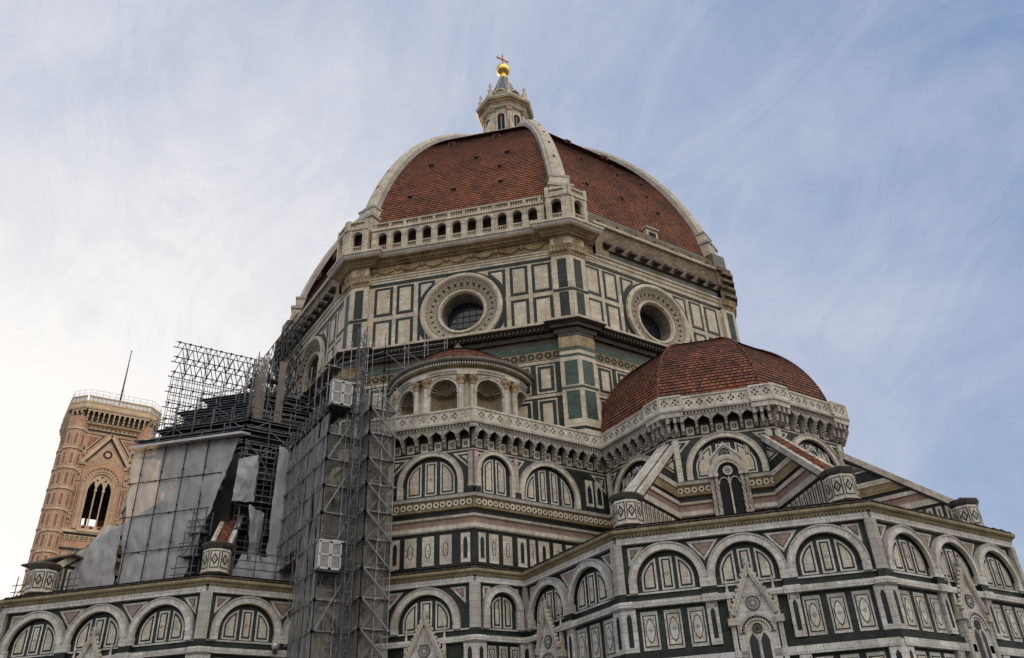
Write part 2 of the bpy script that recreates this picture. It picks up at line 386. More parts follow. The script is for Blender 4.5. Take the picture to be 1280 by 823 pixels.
def copyto(o, M, parent):
    c = o.copy(); link(c, parent); c.matrix_world = M; return c
def octo(ap, c=(0, 0), rot=22.5):
    r = ap/math.cos(PI/8); return [(c[0]+r*math.cos(R(rot+45*k)), c[1]+r*math.sin(R(rot+45*k))) for k in range(8)]
def mir(p): return (-p[1], -p[0])
# ------------------------------------------------------------------ ground
g = MB(); g.face([(-4000, -4000, 0), (4000, -4000, 0), (4000, 4000, 0), (-4000, 4000, 0)], 'paving')
go = obj('ground', g); go['kind'] = 'structure'
# ================================================================== CATHEDRAL
cath = thing('cathedral', 'huge domed cathedral in white, green and pink marble with terracotta dome', 'cathedral')
EC = 31.1; A0 = 18.8; AB_ = 9.65
GOLD = {'white_marble': 'drum_marble', 'panel_marble': 'drum_panel'}; ALIAS.update(GOLD)
# --- solid cores
b = MB(); b.sweep(octo(26.85), [(0, 0), (0, 42.5), (-3.4, 42.6), (-3.4, 50.6), (0, 50.7), (0, 57.5), (-12, 58.5)], ['grey_stone', 'soot_stone', 'dark_void', 'soot_stone', 'grey_stone', 'soot_stone'], True); drum = obj('drum', b, cath)
# --- dome tile faces -------------------------------------------------
RC, ZC, RR = -15.56, 49.29, 45.33
def dome_r(z, off=0): return RC+math.sqrt(max(0, (RR+off)**2-(z-ZC)**2))
def tile_dome(cx, z0, z1, rad, row, mat, tuv):
    b = MB(); zs = []; z = z0; arc = 0
    while z < z1-1e-3:
        r = rad(z); r2 = rad(z+.01); slope = math.hypot(r2-r, .01)/.01
        zn = min(z1, z+row/slope); zs.append((z, zn, arc)); arc += row; z = zn
    for k in range(8):
        a = R(-22.5+45*k); a2 = R(22.5+45*k)
        for z, zn, v in zs:
            ro = rad(z)+.06; ri = rad(zn)-.015
            q = lambda r, t, h: (cx+r*math.cos(t), r*math.sin(t), h)
            h0 = ro*math.sin(PI/8); h1 = ri*math.sin(PI/8)
            b.face([q(ro, a, z), q(ro, a2, z), q(ri, a2, zn), q(ri, a, zn)], mat, [(-h0+k*3.7, v), (h0+k*3.7, v), (h1+k*3.7, v+row*.97), (-h1+k*3.7, v+row*.97)])
            rb = rad(z)-.02
            b.face([q(rb, a, z), q(rb, a2, z), q(ro, a2, z), q(ro, a, z)], mat, [(-h0, v), (h0, v), (h0, v+.03), (-h0, v+.03)])
    return b
domeb = tile_dome(0, 56.2, 87.8, lambda z: dome_r(z, -.55), .36, 'roof_tile', 0)
dome = obj('dome', domeb, cath)
RIBN = 40
for k in range(8):
    a = R(22.5+45*k); e = Vector((math.cos(a), math.sin(a), 0)); t = Vector((-math.sin(a), math.cos(a), 0)); b = MB(); prev = None; L = 0
    for i in range(RIBN+1):
        th0 = math.asin((57.0-ZC)/RR); th1 = math.asin((88.0-ZC)/RR); th = th0+(th1-th0)*i/RIBN
        nn = e*math.cos(th)+Vector((0, 0, math.sin(th))); p = e*RC+Vector((0, 0, ZC))+nn*(RR-.55)
        s = 1-.42*i/RIBN
        sec = [p+t*x*s+nn*y for x, y in [(-1.0, -.3), (-1.0, .28), (-.78, .34), (-.62, .62), (-.25, .72), (.25, .72), (.62, .62), (.78, .34), (1.0, .28), (1.0, -.3)]]
        if prev:
            l = (sec[0]-prev[0]).length
            for j in range(9): b.face([prev[j+1], prev[j], sec[j], sec[j+1]], 'grey_marble' if j in (0, 8) else 'white_marble', [(j+1, L), (j, L), (j, L+l), (j+1, L+l)])
            L += l
            if i % 4 == 2 and i > 6:
                mp_ = (p+pp)/2+nn*.72
                b.bar(mp_-(p-pp)*.3+t*.02, mp_+(p-pp)*.3+t*.02, .16*s, .012, 'black_marble', nn)
        prev = sec; pp = p
    rib = obj('rib', b, dome)
# pedestals of the ribs
for k in range(8):
    a = -22.5+45*k+22.5*2
    f = F(22.5+45*k, 27.6); b = MB()
    b.box(f, -1.25, 1.25, 57.6, 60.0, -1.5, 1.0, 'white_marble'); b.box(f, -1.4, 1.4, 60.0, 60.35, -1.5, 1.15, 'grey_marble')
    b.box(f, -1.1, 1.1, 60.35, 61.6, -1.5, .65, 'white_marble'); b.box(f, -1.2, 1.2, 61.6, 61.85, -1.5, .72, 'grey_marble')
    obj('rib_pedestal', b, cath)
# small openings in the tile faces
for k in range(8):
    a = -45+45*k-45*0
    for z, us in ((63.2, (-6.2, -1.2, 4.2)), (69.5, (-4.6, 0.9, 4.6)), (76.0, (-3.2, 2.6)), (66.4, (3.9,))):
        for u in us:
            rr = dome_r(z, -.55)*math.cos(PI/8); f = F(a, rr); b = MB()
            b.box(f, u-.28, u+.28, z-.25, z+.3, -1.6, .06, 'dark_void'); b.box(f, u-.42, u+.42, z+.3, z+.42, -1.6, .16, 'roof_tile'); b.box(f, u-.4, u-.28, z-.25, z+.3, -1.6, .12, 'roof_tile'); b.box(f, u+.28, u+.4, z-.25, z+.3, -1.6, .12, 'roof_tile')
            obj('dome_vent', b, dome)
# white dormer at the foot of the east face, dark channel on the south east face
f = F(0, 26.2); b = MB()
b.box(f, .3, 1.9, 56.4, 58.6, -1.5, .5, 'white_marble'); b.box(f, .6, 1.6, 56.4, 58.2, -1.5, .55, 'dark_void'); b.box(f, .15, 2.05, 58.6, 58.85, -1.5, .7, 'grey_marble'); obj('dormer', b, dome)
# ------------------------------------------------------------------ lantern
b = MB(); b.sweep(octo(8.2), [(-.6, 86.2), (.2, 86.6), (.3, 87.5), (-.4, 88.0), (-4.6, 88.3)], 'white_marble', True); lan = obj('lantern', b, cath)
b = MB(); b.sweep(octo(3.1), [(0, 88), (0, 97.5)], 'white_marble', True); obj('lantern_wall', b, lan)
for k in range(8):
    f = F(45*k, 3.1); b = MB(); hw = .55
    arc = [(hw*math.cos(x*PI/12), 95.5+hw*math.sin(x*PI/12)) for x in range(13)]
    b.prism(f, [(-hw, 89), (hw, 89)]+arc, -.2, .02, 'dark_void')
    b.ring(f, 0, 95.5, hw, hw+.22, 0, .18, 'white_marble', 0, PI, 12); b.box(f, -hw-.22, -hw, 89, 95.5, 0, .18, 'white_marble'); b.box(f, hw, hw+.22, 89, 95.5, 0, .18, 'white_marble')
    b.box(f, -.06, .06, 89, 95.7, 0, .05, 'grey_marble')
    obj('lantern_window', b, lan)
    f = F(45*k+22.5, 3.35); b = MB(); b.box(f, -.34, .34, 88, 96.9, -.6, .18, 'white_marble'); b.box(f, -.46, .46, 96.5, 97.2, -.6, .34, 'carved')
    b.prism(f2 := F(45*k+112.5, -.18, (0, 0)), [(-3.4, 88.3), (-5.4, 88.3), (-5.2, 91.5), (-4.3, 94.0), (-3.4, 94.6)], 0, .36, 'white_marble', None, True)
    obj('lantern_buttress', b, lan)
b = MB(); b.sweep(octo(3.3), [(-.2, 97.2), (.22, 97.3), (.26, 97.7), (.4, 97.8), (.44, 98.3), (.82, 98.6), (.98, 98.85), (1.02, 99.15), (.3, 99.3), (-3.2, 99.4)], ['white_marble', 'grey_marble', 'white_marble', 'carved', 'carved', 'white_marble', 'white_marble', 'grey_marble', 'grey_marble'], True)
for k in range(8):
    f = F(45*k, 3.3)
    for i in range(9): b.box(f, -1.5+i*.375-.1, -1.5+i*.375+.1, 98.05, 98.28, .36, .64, 'carved')
obj('cornice', b, lan)
b = MB(); b.sweep(octo(3.0), [(0, 99.3), (0, 100.5), (.15, 100.6), (.15, 100.8), (-.5, 100.9)], 'grey_marble', True); obj('attic', b, lan)
for k in range(8):
    f = F(45*k, 3.0); b = MB()
    b.ring(f, 0, 100.5, .02, .72, -.2, .12, 'carved', 0, PI, 10, wi=-.2); b.ring(f, 0, 100.5, .72, .98, -.1, .26, 'white_marble', 0, PI, 12); obj('shell_niche', b, lan)
    a = R(22.5+45*k); b = MB(); b.lathe((3.8*math.cos(a), 3.8*math.sin(a), 99.2), [(.4, 0), (.4, .7), (.26, .8), (.42, 1.3), (.44, 1.7), (.2, 2.05), (.16, 2.3), (.28, 2.65), (.18, 3.05), (0, 3.5)], 'white_marble', 10); obj('pinnacle', b, lan)
b = MB(); b.lathe((0, 0, 0), [(2.75, 100.6), (2.15, 102.4), (1.5, 104.3), (.9, 106.0), (.52, 107.0)], 'lead', 8, R(22.5), R(382.5), False)
for k in range(8):
    a = R(22.5+45*k); b.tube((2.8*math.cos(a), 2.8*math.sin(a), 100.6), (.55*math.cos(a), .55*math.sin(a), 107), .1, 'grey_marble')
obj('spire', b, lan)
b = MB(); b.lathe((0, 0, 0), [(.5, 106.9), (.72, 107.2), (.45, 107.5), (.5, 107.8)], 'gold', 20); b.lathe((0, 0, 108.95), [(1.17*math.cos(x*PI/16), 1.17*math.sin(x*PI/16)) for x in range(-8, 9)], 'gold', 32); obj('golden_ball', b, lan)
b = MB(); b.box(F(0, 0), -.09, .09, 110.05, 112.5, -.09, .09, 'copper_cross'); b.box(F(0, 0), -.95, .95, 111.35, 111.6, -.09, .09, 'copper_cross'); b.tube((0, 0, 112.5), (0, 0, 113.0), .03, 'iron')
for s in (-1, 1): b.box(F(0, 0), s*1.0-.1, s*1.0+.1, 111.25, 111.7, -.1, .1, 'copper_cross')
obj('cross', b, lan)
# ------------------------------------------------------------------ drum walls
OZ, OR_ = 46.1, 4.15
DF = (0, -45, -90, 45, -135)
HS = 27*math.tan(PI/8)
for ang in DF:
    f = F(ang, 27.0); f.o = f.o+f.t*{0: -.38, -45: .2}.get(ang, 0); b = MB(); z0, z1 = 42.2, 50.7
    # white ground with a round hole
    n = 64
    for k in range(n):
        A = 2*PI*k/n; B = 2*PI*(k+1)/n
        def ex(a):
            c, s = math.cos(a), math.sin(a); lim = min(HS/abs(c) if abs(c) > 1e-6 else 1e9, ((z1-OZ) if s > 0 else (OZ-z0))/abs(s) if abs(s) > 1e-6 else 1e9); return (lim*c, OZ+lim*s)
        pa, pb = ex(A), ex(B); ia = (3.7*math.cos(A), OZ+3.7*math.sin(A)); ib = (3.7*math.cos(B), OZ+3.7*math.sin(B))
        b.face([f(*ia), f(*pa), f(*pb), f(*ib)], 'white_marble')
    for sx in (-1, 1):
        for (c0, c1) in ((7.15, 9.1), (4.95, 6.75), (2.75, 4.5)):
            for (r0, r1) in ((42.85, 46.25), (46.75, 50.15)):
                for ins, mt, w in ((0, 'green_marble', .02), (.3, 'white_marble', .035), (.36, 'panel_marble', .05)):
                    zz = [r0+ins+(r1-r0-2*ins)*i/14 for i in range(15)]
                    cut = lambda z, q=4.45+ins*.9: math.sqrt(max(0, q*q-(z-OZ)**2))
                    lo = (lambda z, c0=c0, i=ins, cut=cut: max(c0+i, cut(z))); hi = (lambda z, c1=c1, i=ins: c1-i)
                    if sx > 0: b.strip(f, lo, hi, zz, w, mt)
                    else: b.strip(f, lambda z: -hi(z), lambda z: -lo(z), zz, w, mt)
    b.box(f, -HS, HS, 50.35, 50.7, 0, .06, 'green_marble')
    b.ring(f, 0, OZ, 4.1, 4.45, 0, .06, 'green_marble', n=64)
    obj('drum_panelling', b, drum)
    # round window
    b = MB()
    pr = [(4.18, .05), (4.15, .34), (3.95, .42), (3.8, .40), (3.66, .26)]
    for (ra, wa), (rb, wb) in zip(pr, pr[1:]): b.ring(f, 0, OZ, rb, ra, -.3, wa, 'white_marble', n=64, wi=wb)
    b.ring(f, 0, OZ, 2.52, 3.66, -.9, .22, 'mosaic', n=64, wi=-.28)
    for (ra, wa), (rb, wb) in zip([(2.52, -.2), (2.45, -.05), (2.25, -.08), (2.12, -.4), (2.02, -1.5)], [(2.45, -.05), (2.25, -.08), (2.12, -.4), (2.02, -1.5), (1.98, -1.9)]): b.ring(f, 0, OZ, rb, ra, -1.9, wa, 'white_marble' if ra > 2.2 else 'grey_stone', n=48, wi=wb)
    # mosaic bits: dots and diamonds on the funnel
    for rr, nn_, sz, mt in ((3.5, 64, .07, 'black_marble'), (2.68, 52, .06, 'black_marble'), (3.1, 30, .17, 'black_marble'), (3.29, 60, .05, 'green_marble'), (2.9, 60, .05, 'green_marble')):
        wq = .22-(3.66-rr)/1.14*.5+.02
        for i in range(nn_):
            A = 2*PI*(i+.5)/nn_; cu, cz = rr*math.cos(A), OZ+rr*math.sin(A); c, s = math.cos(A), math.sin(A)
            q = lambda dr, dt, w=wq: f(cu+c*dr-s*dt, cz+s*dr+c*dt, w-dr*-.44)
            b.face([q(-sz, 0), q(0, -sz), q(sz, 0), q(0, sz)][::1], mt)
    rw = obj('round_window', b, cath)
    b = MB(); b.prism(f, [(2.1*math.cos(2*PI*i/40), OZ+2.1*math.sin(2*PI*i/40)) for i in range(40)], -2.3, -1.85, 'glass'); obj('glass', b, rw)
    b = MB()
    for i in (-1.0, -.33, .33, 1.0):
        h = math.sqrt(2.0**2-i*i); b.box(f, i-.035, i+.035, OZ-h, OZ+h, -1.85, -1.8, 'iron'); b.box(f, -h, h, OZ+i-.035, OZ+i+.035, -1.85, -1.79, 'iron')
    obj('glazing_bars', b, rw)
# corner piers of the drum
for k in (-3, -2, -1, 0, 1):
    va = -22.5+45*(k+1)-0  # vertex angles -112.5 ... 67.5
    b = MB(); fl = F(va-22.5, 27); fr_ = F(va+22.5, 27)
    vx = 27/math.cos(PI/8); V = Vector((vx*math.cos(R(va)), vx*math.sin(R(va)), 0))
    def pth(wd):
        pl = V-fl.t*wd; pr = V+fr_.t*wd; return [(pl.x, pl.y), (V.x, V.y), (pr.x, pr.y)]
    b.sweep(pth(1.75), [(-.2, 42.7), (.4, 42.7), (.4, 43.1), (.32, 43.2), (.32, 50.5), (-.2, 50.5)], 'white_marble')
    for (z0, z1) in ((43.35, 46.2), (46.7, 50.1)):
        b.box(fl, HS-1.18, HS-.28, z0, z1, .33, .345, 'green_marble'); b.box(fr_, -HS+.28, -HS+1.18, z0, z1, .33, .345, 'green_marble')
    b.sweep(pth(1.76), [(.32, 46.3), (.36, 46.3), (.36, 46.6), (.32, 46.6)], 'green_marble')
    cap = obj('corner_pilaster', b, cath)
    b = MB(); b.sweep(pth(1.85), [(.3, 50.5), (.42, 50.55), (.55, 51.2), (.75, 51.6), (-.2, 51.6)], ['white_marble', 'carved', 'carved', 'white_marble'])
    for i in range(5):
        for ff, sg in ((fl, 1), (fr_, -1)):
            cc = ff(sg*(HS-.2-i*.36), 51.05, .5); b.lathe(cc, [(.0, -.3), (.16, -.2), (.2, .05), (.12, .25), (0, .32)], 'carved', 7)
    b.sweep(pth(1.7), [(.3, 51.6), (.45, 51.6), (.45, 52.9), (-.2, 52.9)], 'white_marble')
    for ff, sg in ((fl, 1), (fr_, -1)): b.ring(ff, sg*(HS-.8), 52.25, .28, .5, .45, .55, 'carved', n=16); b.ring(ff, sg*(HS-.8), 52.25, .01, .16, .45, .55, 'carved', n=10)
    obj('capital', b, cap)
    # lower pier
    b = MB(); wd = 1.6; W_ = .6
    b.sweep(pth(wd), [(-.5, 29), (W_+.15, 29), (W_+.15, 31.2), (W_+.08, 31.3), (W_+.08, 31.6), (W_, 31.7), (W_, 31.95), (W_, 32.4), (W_, 38.9), (W_, 39.2), (W_, 39.55), (W_, 39.9), (W_+.03, 39.95), (W_+.03, 41.0), (W_, 41.05), (W_, 41.6), (-.5, 41.6)],
            ['green_marble', 'white_marble', 'grey_marble', 'white_marble', 'green_marble', 'black_marble', 'white_marble', 'white_marble', 'light_green', 'white_marble', 'light_green', 'tawny', 'carved', 'tawny', 'soot_stone', 'soot_stone'])
    for (z0, z1) in ((32.7, 35.45), (36.05, 38.5)):
        b.box(fl, HS-1.2, HS-.0, z0, z1, W_, W_+.02, 'light_green'); b.box(fr_, -HS+.0, -HS+1.2, z0, z1, W_, W_+.02, 'light_green')
    b.sweep(pth(wd+.01), [(W_, 35.65), (W_+.03, 35.65), (W_+.03, 35.9), (W_, 35.9)], 'light_green')
    obj('corner_pier', b, cath)
# lower drum: walls with panels
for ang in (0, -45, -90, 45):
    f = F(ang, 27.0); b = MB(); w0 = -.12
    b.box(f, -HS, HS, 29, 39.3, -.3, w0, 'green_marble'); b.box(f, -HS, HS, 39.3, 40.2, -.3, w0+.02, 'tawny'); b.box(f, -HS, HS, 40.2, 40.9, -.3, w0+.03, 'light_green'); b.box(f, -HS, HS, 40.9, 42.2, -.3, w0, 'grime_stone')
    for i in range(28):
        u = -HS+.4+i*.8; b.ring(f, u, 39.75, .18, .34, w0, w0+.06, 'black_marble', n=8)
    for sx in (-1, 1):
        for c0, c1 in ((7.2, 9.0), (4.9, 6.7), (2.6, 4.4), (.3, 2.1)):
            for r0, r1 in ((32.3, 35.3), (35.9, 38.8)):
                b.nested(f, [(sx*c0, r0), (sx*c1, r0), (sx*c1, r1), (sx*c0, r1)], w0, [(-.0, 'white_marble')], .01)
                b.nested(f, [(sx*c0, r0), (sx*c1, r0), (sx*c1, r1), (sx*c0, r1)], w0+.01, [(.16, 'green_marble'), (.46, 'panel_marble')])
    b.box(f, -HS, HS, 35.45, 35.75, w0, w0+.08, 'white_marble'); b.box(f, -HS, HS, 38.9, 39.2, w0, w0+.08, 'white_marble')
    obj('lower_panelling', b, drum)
# cornices of the drum run round all sides and break forward over the corner piers
def broken(ap, ext, wd):
    pts = []
    for k in range(8):
        va = -157.5+45*k; fl = F(va-22.5, ap); fr_ = F(va+22.5, ap); h = ap*math.tan(PI/8)
        a = fl(h-wd, 0, 0); a2 = fl(h-wd, 0, ext); vv = (ap+ext)/math.cos(PI/8); V = Vector((vv*math.cos(R(va)), vv*math.sin(R(va)), 0)); c2 = fr_(-h+wd, 0, ext); c = fr_(-h+wd, 0, 0)
        pts += [(a.x, a.y), (a2.x, a2.y), (V.x, V.y), (c2.x, c2.y), (c.x, c.y)]
    return pts
BR = broken(27, .5, 1.8)
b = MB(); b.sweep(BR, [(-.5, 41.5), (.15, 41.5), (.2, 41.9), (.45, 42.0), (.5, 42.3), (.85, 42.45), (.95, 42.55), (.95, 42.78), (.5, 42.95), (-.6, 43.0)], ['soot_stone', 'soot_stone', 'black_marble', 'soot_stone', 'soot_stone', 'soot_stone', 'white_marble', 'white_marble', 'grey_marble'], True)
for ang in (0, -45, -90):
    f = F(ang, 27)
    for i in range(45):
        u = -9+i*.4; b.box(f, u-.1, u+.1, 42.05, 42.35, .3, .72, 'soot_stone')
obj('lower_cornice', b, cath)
# finished entablature: south east face with short returns onto its neighbours
vv = 27/math.cos(PI/8)
def V_(ap, a): r = ap/math.cos(PI/8); return Vector((r*math.cos(R(a)), r*math.sin(R(a)), 0))
def ent_path(ap, ret, br=0):
    L = V_(ap, -67.5); Q = V_(ap, -22.5); fS, fD, fE = F(-90, ap), F(-45, ap), F(0, ap); h = ap*math.tan(PI/8)
    if not br: return [tuple((L-fS.t*ret)[:2]), tuple(L[:2]), tuple(Q[:2]), tuple((Q+fE.t*ret)[:2])]
    e = br; wd = 2.1; L2 = V_(ap+e, -67.5); Q2 = V_(ap+e, -22.5)
    p = [fS(h-ret, 0, 0), fS(h-wd, 0, 0), fS(h-wd, 0, e), L2, fD(-h+wd, 0, e), fD(-h+wd, 0, 0), fD(h-wd, 0, 0), fD(h-wd, 0, e), Q2, fE(-h+wd, 0, e), fE(-h+wd, 0, 0), fE(-h+ret, 0, 0)]
    return [(x.x, x.y) for x in p]
b = MB()
b.sweep(ent_path(27, 3.8), [(-.3, 50.7), (.06, 50.7), (.06, 50.95), (.14, 50.98), (.14, 51.2), (.24, 51.25), (.24, 51.45), (.34, 51.5), (.05, 51.55), (.05, 52.75), (-.3, 52.75)], ['white_marble']*8+['carved', 'carved'])
EP = ent_path(27, 3.2, .55)
b.sweep(EP, [(-.3, 52.72), (.3, 52.75), (.34, 52.9), (.5, 52.95), (.55, 53.15), (1.0, 53.3), (1.15, 53.45), (1.2, 53.75), (1.3, 53.8), (1.3, 54.05), (.2, 54.1)], ['carved', 'tawny', 'carved', 'tawny', 'carved', 'white_marble', 'grey_marble', 'white_marble', 'white_marble', 'grey_marble'])
f = F(-45, 27)
for i in range(60): u = -8.85+i*.3; b.box(f, u-.08, u+.08, 52.93, 53.15, .3, .66, 'carved')
ent = obj('entablature', b, cath)
# festoons and masks of the frieze
for i in range(7):
    u = -7.8+i*2.6; b = MB()
    for j in range(13):
        x = -1.15+2.3*j/12; zz = 52.45-.55*(1-(x/1.15)**2)
        rr = .09+.1*(1-(x/1.15)**2)+random.uniform(-.02, .02)
        b.lathe(f(u+x, zz, .12), [(0, -rr), (rr*.8, -rr*.6), (rr, 0), (rr*.8, rr*.6), (0, rr)], 'carved', 6)
    b.lathe(f(u-1.3, 52.3, .1), [(0, -.3), (.2, -.2), (.26, .05), (.16, .3), (0, .36)], 'carved', 7)
    obj('festoon', b, ent)
# gallery
GA = 28.05; fg = F(-45, GA); b = MB()
def arcade_wall(b, fr, us, hw, u0, u1, z0, zs, z1, w0, w1, mat='white_marble', n=10):
    """wall plate with round-headed openings at us (half width hw, springing zs)"""
    edges = [u0]
    for u in us: edges += [u-hw, u+hw]
    edges.append(u1)
    for i in range(0, len(edges), 2): b.box(fr, edges[i], edges[i+1], z0, z1, w0, w1, mat)
    for u in us:
        for k in range(n):
            A = PI-PI*k/n; B = PI-PI*(k+1)/n; xa, za = u+hw*math.cos(A), zs+hw*math.sin(A); xb, zb = u+hw*math.cos(B), zs+hw*math.sin(B)
            b.face([fr(xa, za, w1), fr(xb, zb, w1), fr(xb, z1, w1), fr(xa, z1, w1)], mat)
            b.face([fr(xa, za, w0), fr(xb, zb, w0), fr(xb, zb, w1), fr(xa, za, w1)], mat)
            b.face([fr(xb, zb, w0), fr(xa, za, w0), fr(xa, z1, w0), fr(xb, z1, w0)], mat)
gh = GA*math.tan(PI/8)
us = [k*1.6 for k in range(-5, 6)]
arcade_wall(b, fg, us, .48, -9.2, 9.2, 54.05, 55.95, 56.75, -.35, 0)
for u in [k*1.6+.8 for k in range(-6, 6)]:
    b.box(fg, u-.16, u+.16, 54.05, 56.3, 0, .1, 'white_marble'); b.box(fg, u-.2, u+.2, 55.75, 55.92, 0, .13, 'grey_marble')
for u in us: b.ring(fg, u, 55.95, .48, .58, 0, .05, 'grey_marble', 0, PI, 12)
b.box(fg, -9.2, 9.2, 56.75, 57.0, -.4, .14, 'white_marble')
b.box(fg, -9.2, 9.2, 54.0, 54.15, -1.2, .1, 'grey_marble')
gal = obj('gallery', b, cath)
b = MB(); b.box(fg, -9.2, 9.2, 53.9, 57.0, -1.9, -1.2, 'rough_stone'); b.box(fg, -9.2, 9.2, 56.8, 57.0, -1.2, -.36, 'grey_stone'); obj('back_wall', b, gal)
def balusters(b, fr, u0, u1, z0, z1, w, step=.24, r=.075):
    n = int((u1-u0)/step)
    for i in range(n+1):
        u = u0+(u1-u0)*i/n; c = fr(u, z0, w)
        b.lathe(c, [(r*.7, 0), (r*1.2, (z1-z0)*.35), (r*.6, (z1-z0)*.75), (r, z1-z0)], 'white_marble', 5, smooth=False)
b = MB(); b.box(fg, -9.2, 9.2, 57.0, 57.1, -.25, .06, 'white_marble'); b.box(fg, -9.2, 9.2, 57.62, 57.8, -.25, .08, 'white_marble'); balusters(b, fg, -9.1, 9.1, 57.1, 57.62, -.1)
for k in range(-5, 7): b.box(fg, k*1.6-.8-.14, k*1.6-.8+.14, 57.0, 57.7, -.22, .05, 'white_marble')
obj('balustrade', b, gal)
b = MB()
for u in us: balusters(b, fg, u-.42, u+.42, 54.3, 54.75, -.15, .2, .06); b.box(fg, u-.48, u+.48, 54.75, 54.87, -.25, -.05, 'white_marble'); b.box(fg, u-.48, u+.48, 54.15, 54.3, -.25, -.05, 'white_marble')
obj('low_railing', b, gal)
for va in (-22.5, -67.5):
    fl, fr_ = F(va-22.5, GA+.45), F(va+22.5, GA+.45); h = (GA+.45)*math.tan(PI/8); b = MB()
    for ff, s in ((fl, 1), (fr_, -1)):
        lo, hi = (h-2.35, h) if s > 0 else (-h, -h+2.35); cu = s*(h-1.25)
        arcade_wall(b, ff, [cu], .5, lo, hi, 54.05, 56.2, 57.0, -.4, 0)
        b.ring(ff, cu, 56.2, .5, .62, 0, .06, 'grey_marble', 0, PI, 12); b.box(ff, lo, hi, 57.0, 57.3, -.5, .15, 'white_marble')
        b.box(ff, lo, hi, 57.3, 57.42, -.3, .08, 'white_marble'); b.box(ff, lo, hi, 57.95, 58.15, -.3, .1, 'white_marble'); balusters(b, ff, lo+.1, hi-.1, 57.42, 57.95, -.1)
        b.box(ff, lo, lo+.4, 57.3, 58.3, -.3, .12, 'white_marble'); b.box(ff, hi-.4, hi, 57.3, 58.3, -.3, .12, 'white_marble')
        b.box(ff, cu-.95, cu-.6, 54.05, 56.9, 0, .12, 'white_marble'); b.box(ff, cu+.6, cu+.95, 54.05, 56.9, 0, .12, 'white_marble')
        balusters(b, ff, cu-.42, cu+.42, 54.3, 54.8, -.15, .2, .06); b.box(ff, cu-.5, cu+.5, 54.8, 54.92, -.25, -.05, 'white_marble')
        b.box(ff, lo, hi, 54.0, 57.3, -2.2, -1.5, 'grey_stone'); b.box(ff, lo+.01, hi-.01, 57.0, 57.25, -1.5, -.4, 'grey_stone')
        e0, e1 = (lo, lo+.35) if s > 0 else (hi-.35, hi); b.box(ff, e0, e1, 54.05, 56.99, -1.5, -.4, 'white_marble')
    obj('corner_turret', b, gal)
# unfinished entablature on the other faces
for ang in (0, -90, 45, -135):
    f = F(ang, 27.0); b = MB()
    lo, hi = -HS, HS
    if ang == 0: lo = -HS+3.2
    if ang == -90: hi = HS-3.2
    b.sweep([tuple(f(lo, 0)[:2]), tuple(f(hi, 0)[:2])], [(-.5, 50.7), (.08, 50.7), (.1, 51.1), (.22, 51.2), (.25, 51.5), (.4, 51.6), (.4, 51.75), (.05, 51.8), (.05, 52.75), (.3, 52.8), (.3, 55.5), (.55, 55.55), (.6, 55.85), (.2, 55.95), (.15, 56.9), (-1.2, 57.2)],
            ['white_marble']*6+['grey_stone', 'grey_stone', 'soot_stone', 'rough_stone', 'grey_marble', 'white_marble', 'grey_marble', 'rough_stone', 'grey_stone'])
    u = lo+1.0
    while u < hi-1:
        b.box(f, u, u+.85, 52.95, 53.25, .2, .95, 'soot_stone'); b.box(f, u+.12, u+.7, 53.25, 53.5, .2, .7, 'rough_stone'); u += 1.62+random.uniform(-.1, .1)
    u = lo+.8
    while u < hi-.8:
        b.box(f, u, u+.32, 56.1, 56.5, .1, .22, 'dark_void'); u += 2.6
    if ang in (0, -90):
        s = 1 if ang == 0 else -1; x = lo if ang == 0 else hi
        for d, zt in ((.5, 53.8), (1.1, 53.2), (1.8, 52.6)):
            b.box(f, min(x, x+s*d), max(x, x+s*d), 51.8, zt, .05, .5-.08*d, 'carved')
    obj('unfinished_band', b, drum)
for va in (22.5, -112.5):
    fl, fr_ = F(va-22.5, 27), F(va+22.5, 27); V = V_(27, va); pl = V-fl.t*1.7; pr = V+fr_.t*1.7; b = MB(); pa = [(pl.x, pl.y), (V.x, V.y), (pr.x, pr.y)]
    b.sweep(pa, [(0, 51.5), (.6, 51.5), (.6, 52.8), (.85, 53), (.85, 53.3), (.5, 53.4), (.5, 55.4), (.8, 55.5), (.85, 55.9), (.45, 56), (.4, 58.0), (-1, 58.2)], ['rough_stone']*8+['grey_stone']*3)
    for i in range(4): z = 52.0+i*1.0; b.box(fl, HS-1.2, HS+.4, z, z+.35, .4, .95, 'rough_stone'); b.box(fr_, -HS-.4, -HS+1.2, z, z+.35, .4, .95, 'rough_stone')
    obj('unfinished_corner', b, drum)

ALIAS.clear()
# ------------------------------------------------------------------ exedra under the south east face
dg = Vector((.70711, -.70711, 0)); EXC = dg*26.0
ex = bpy.data.objects.new('exedra', None); link(ex, cath)
def arcpath(r, a0=-92, a1=92, n=64):
    return [(EXC.x+r*math.cos(R(-45+a0+(a1-a0)*i/n)), EXC.y+r*math.sin(R(-45+a0+(a1-a0)*i/n))) for i in range(n+1)]
ER = 6.2; NA = (-74, -37, 0, 37, 74); NH = math.degrees(1.26/ER)
b = MB()
def exw(a, z, r=ER): return Vector((EXC.x+r*math.cos(R(-45+a)), EXC.y+r*math.sin(R(-45+a)), z))
Z0, ZS, ZT = 28.5, 34.6, 36.4
def cyl(b, a0, a1, z0, z1, mat, r=ER, n=6):
    for i in range(n):
        x, y = a0+(a1-a0)*i/n, a0+(a1-a0)*(i+1)/n; k = ER*PI/180
        b.face([exw(x, z0, r), exw(y, z0, r), exw(y, z1, r), exw(x, z1, r)], mat, [(x*k, z0), (y*k, z0), (y*k, z1), (x*k, z1)])
ed = [-96]
for a in NA: ed += [a-NH, a+NH]
ed.append(96)
for i in range(0, len(ed), 2): cyl(b, ed[i], ed[i+1], Z0, ZT, 'panel_marble')
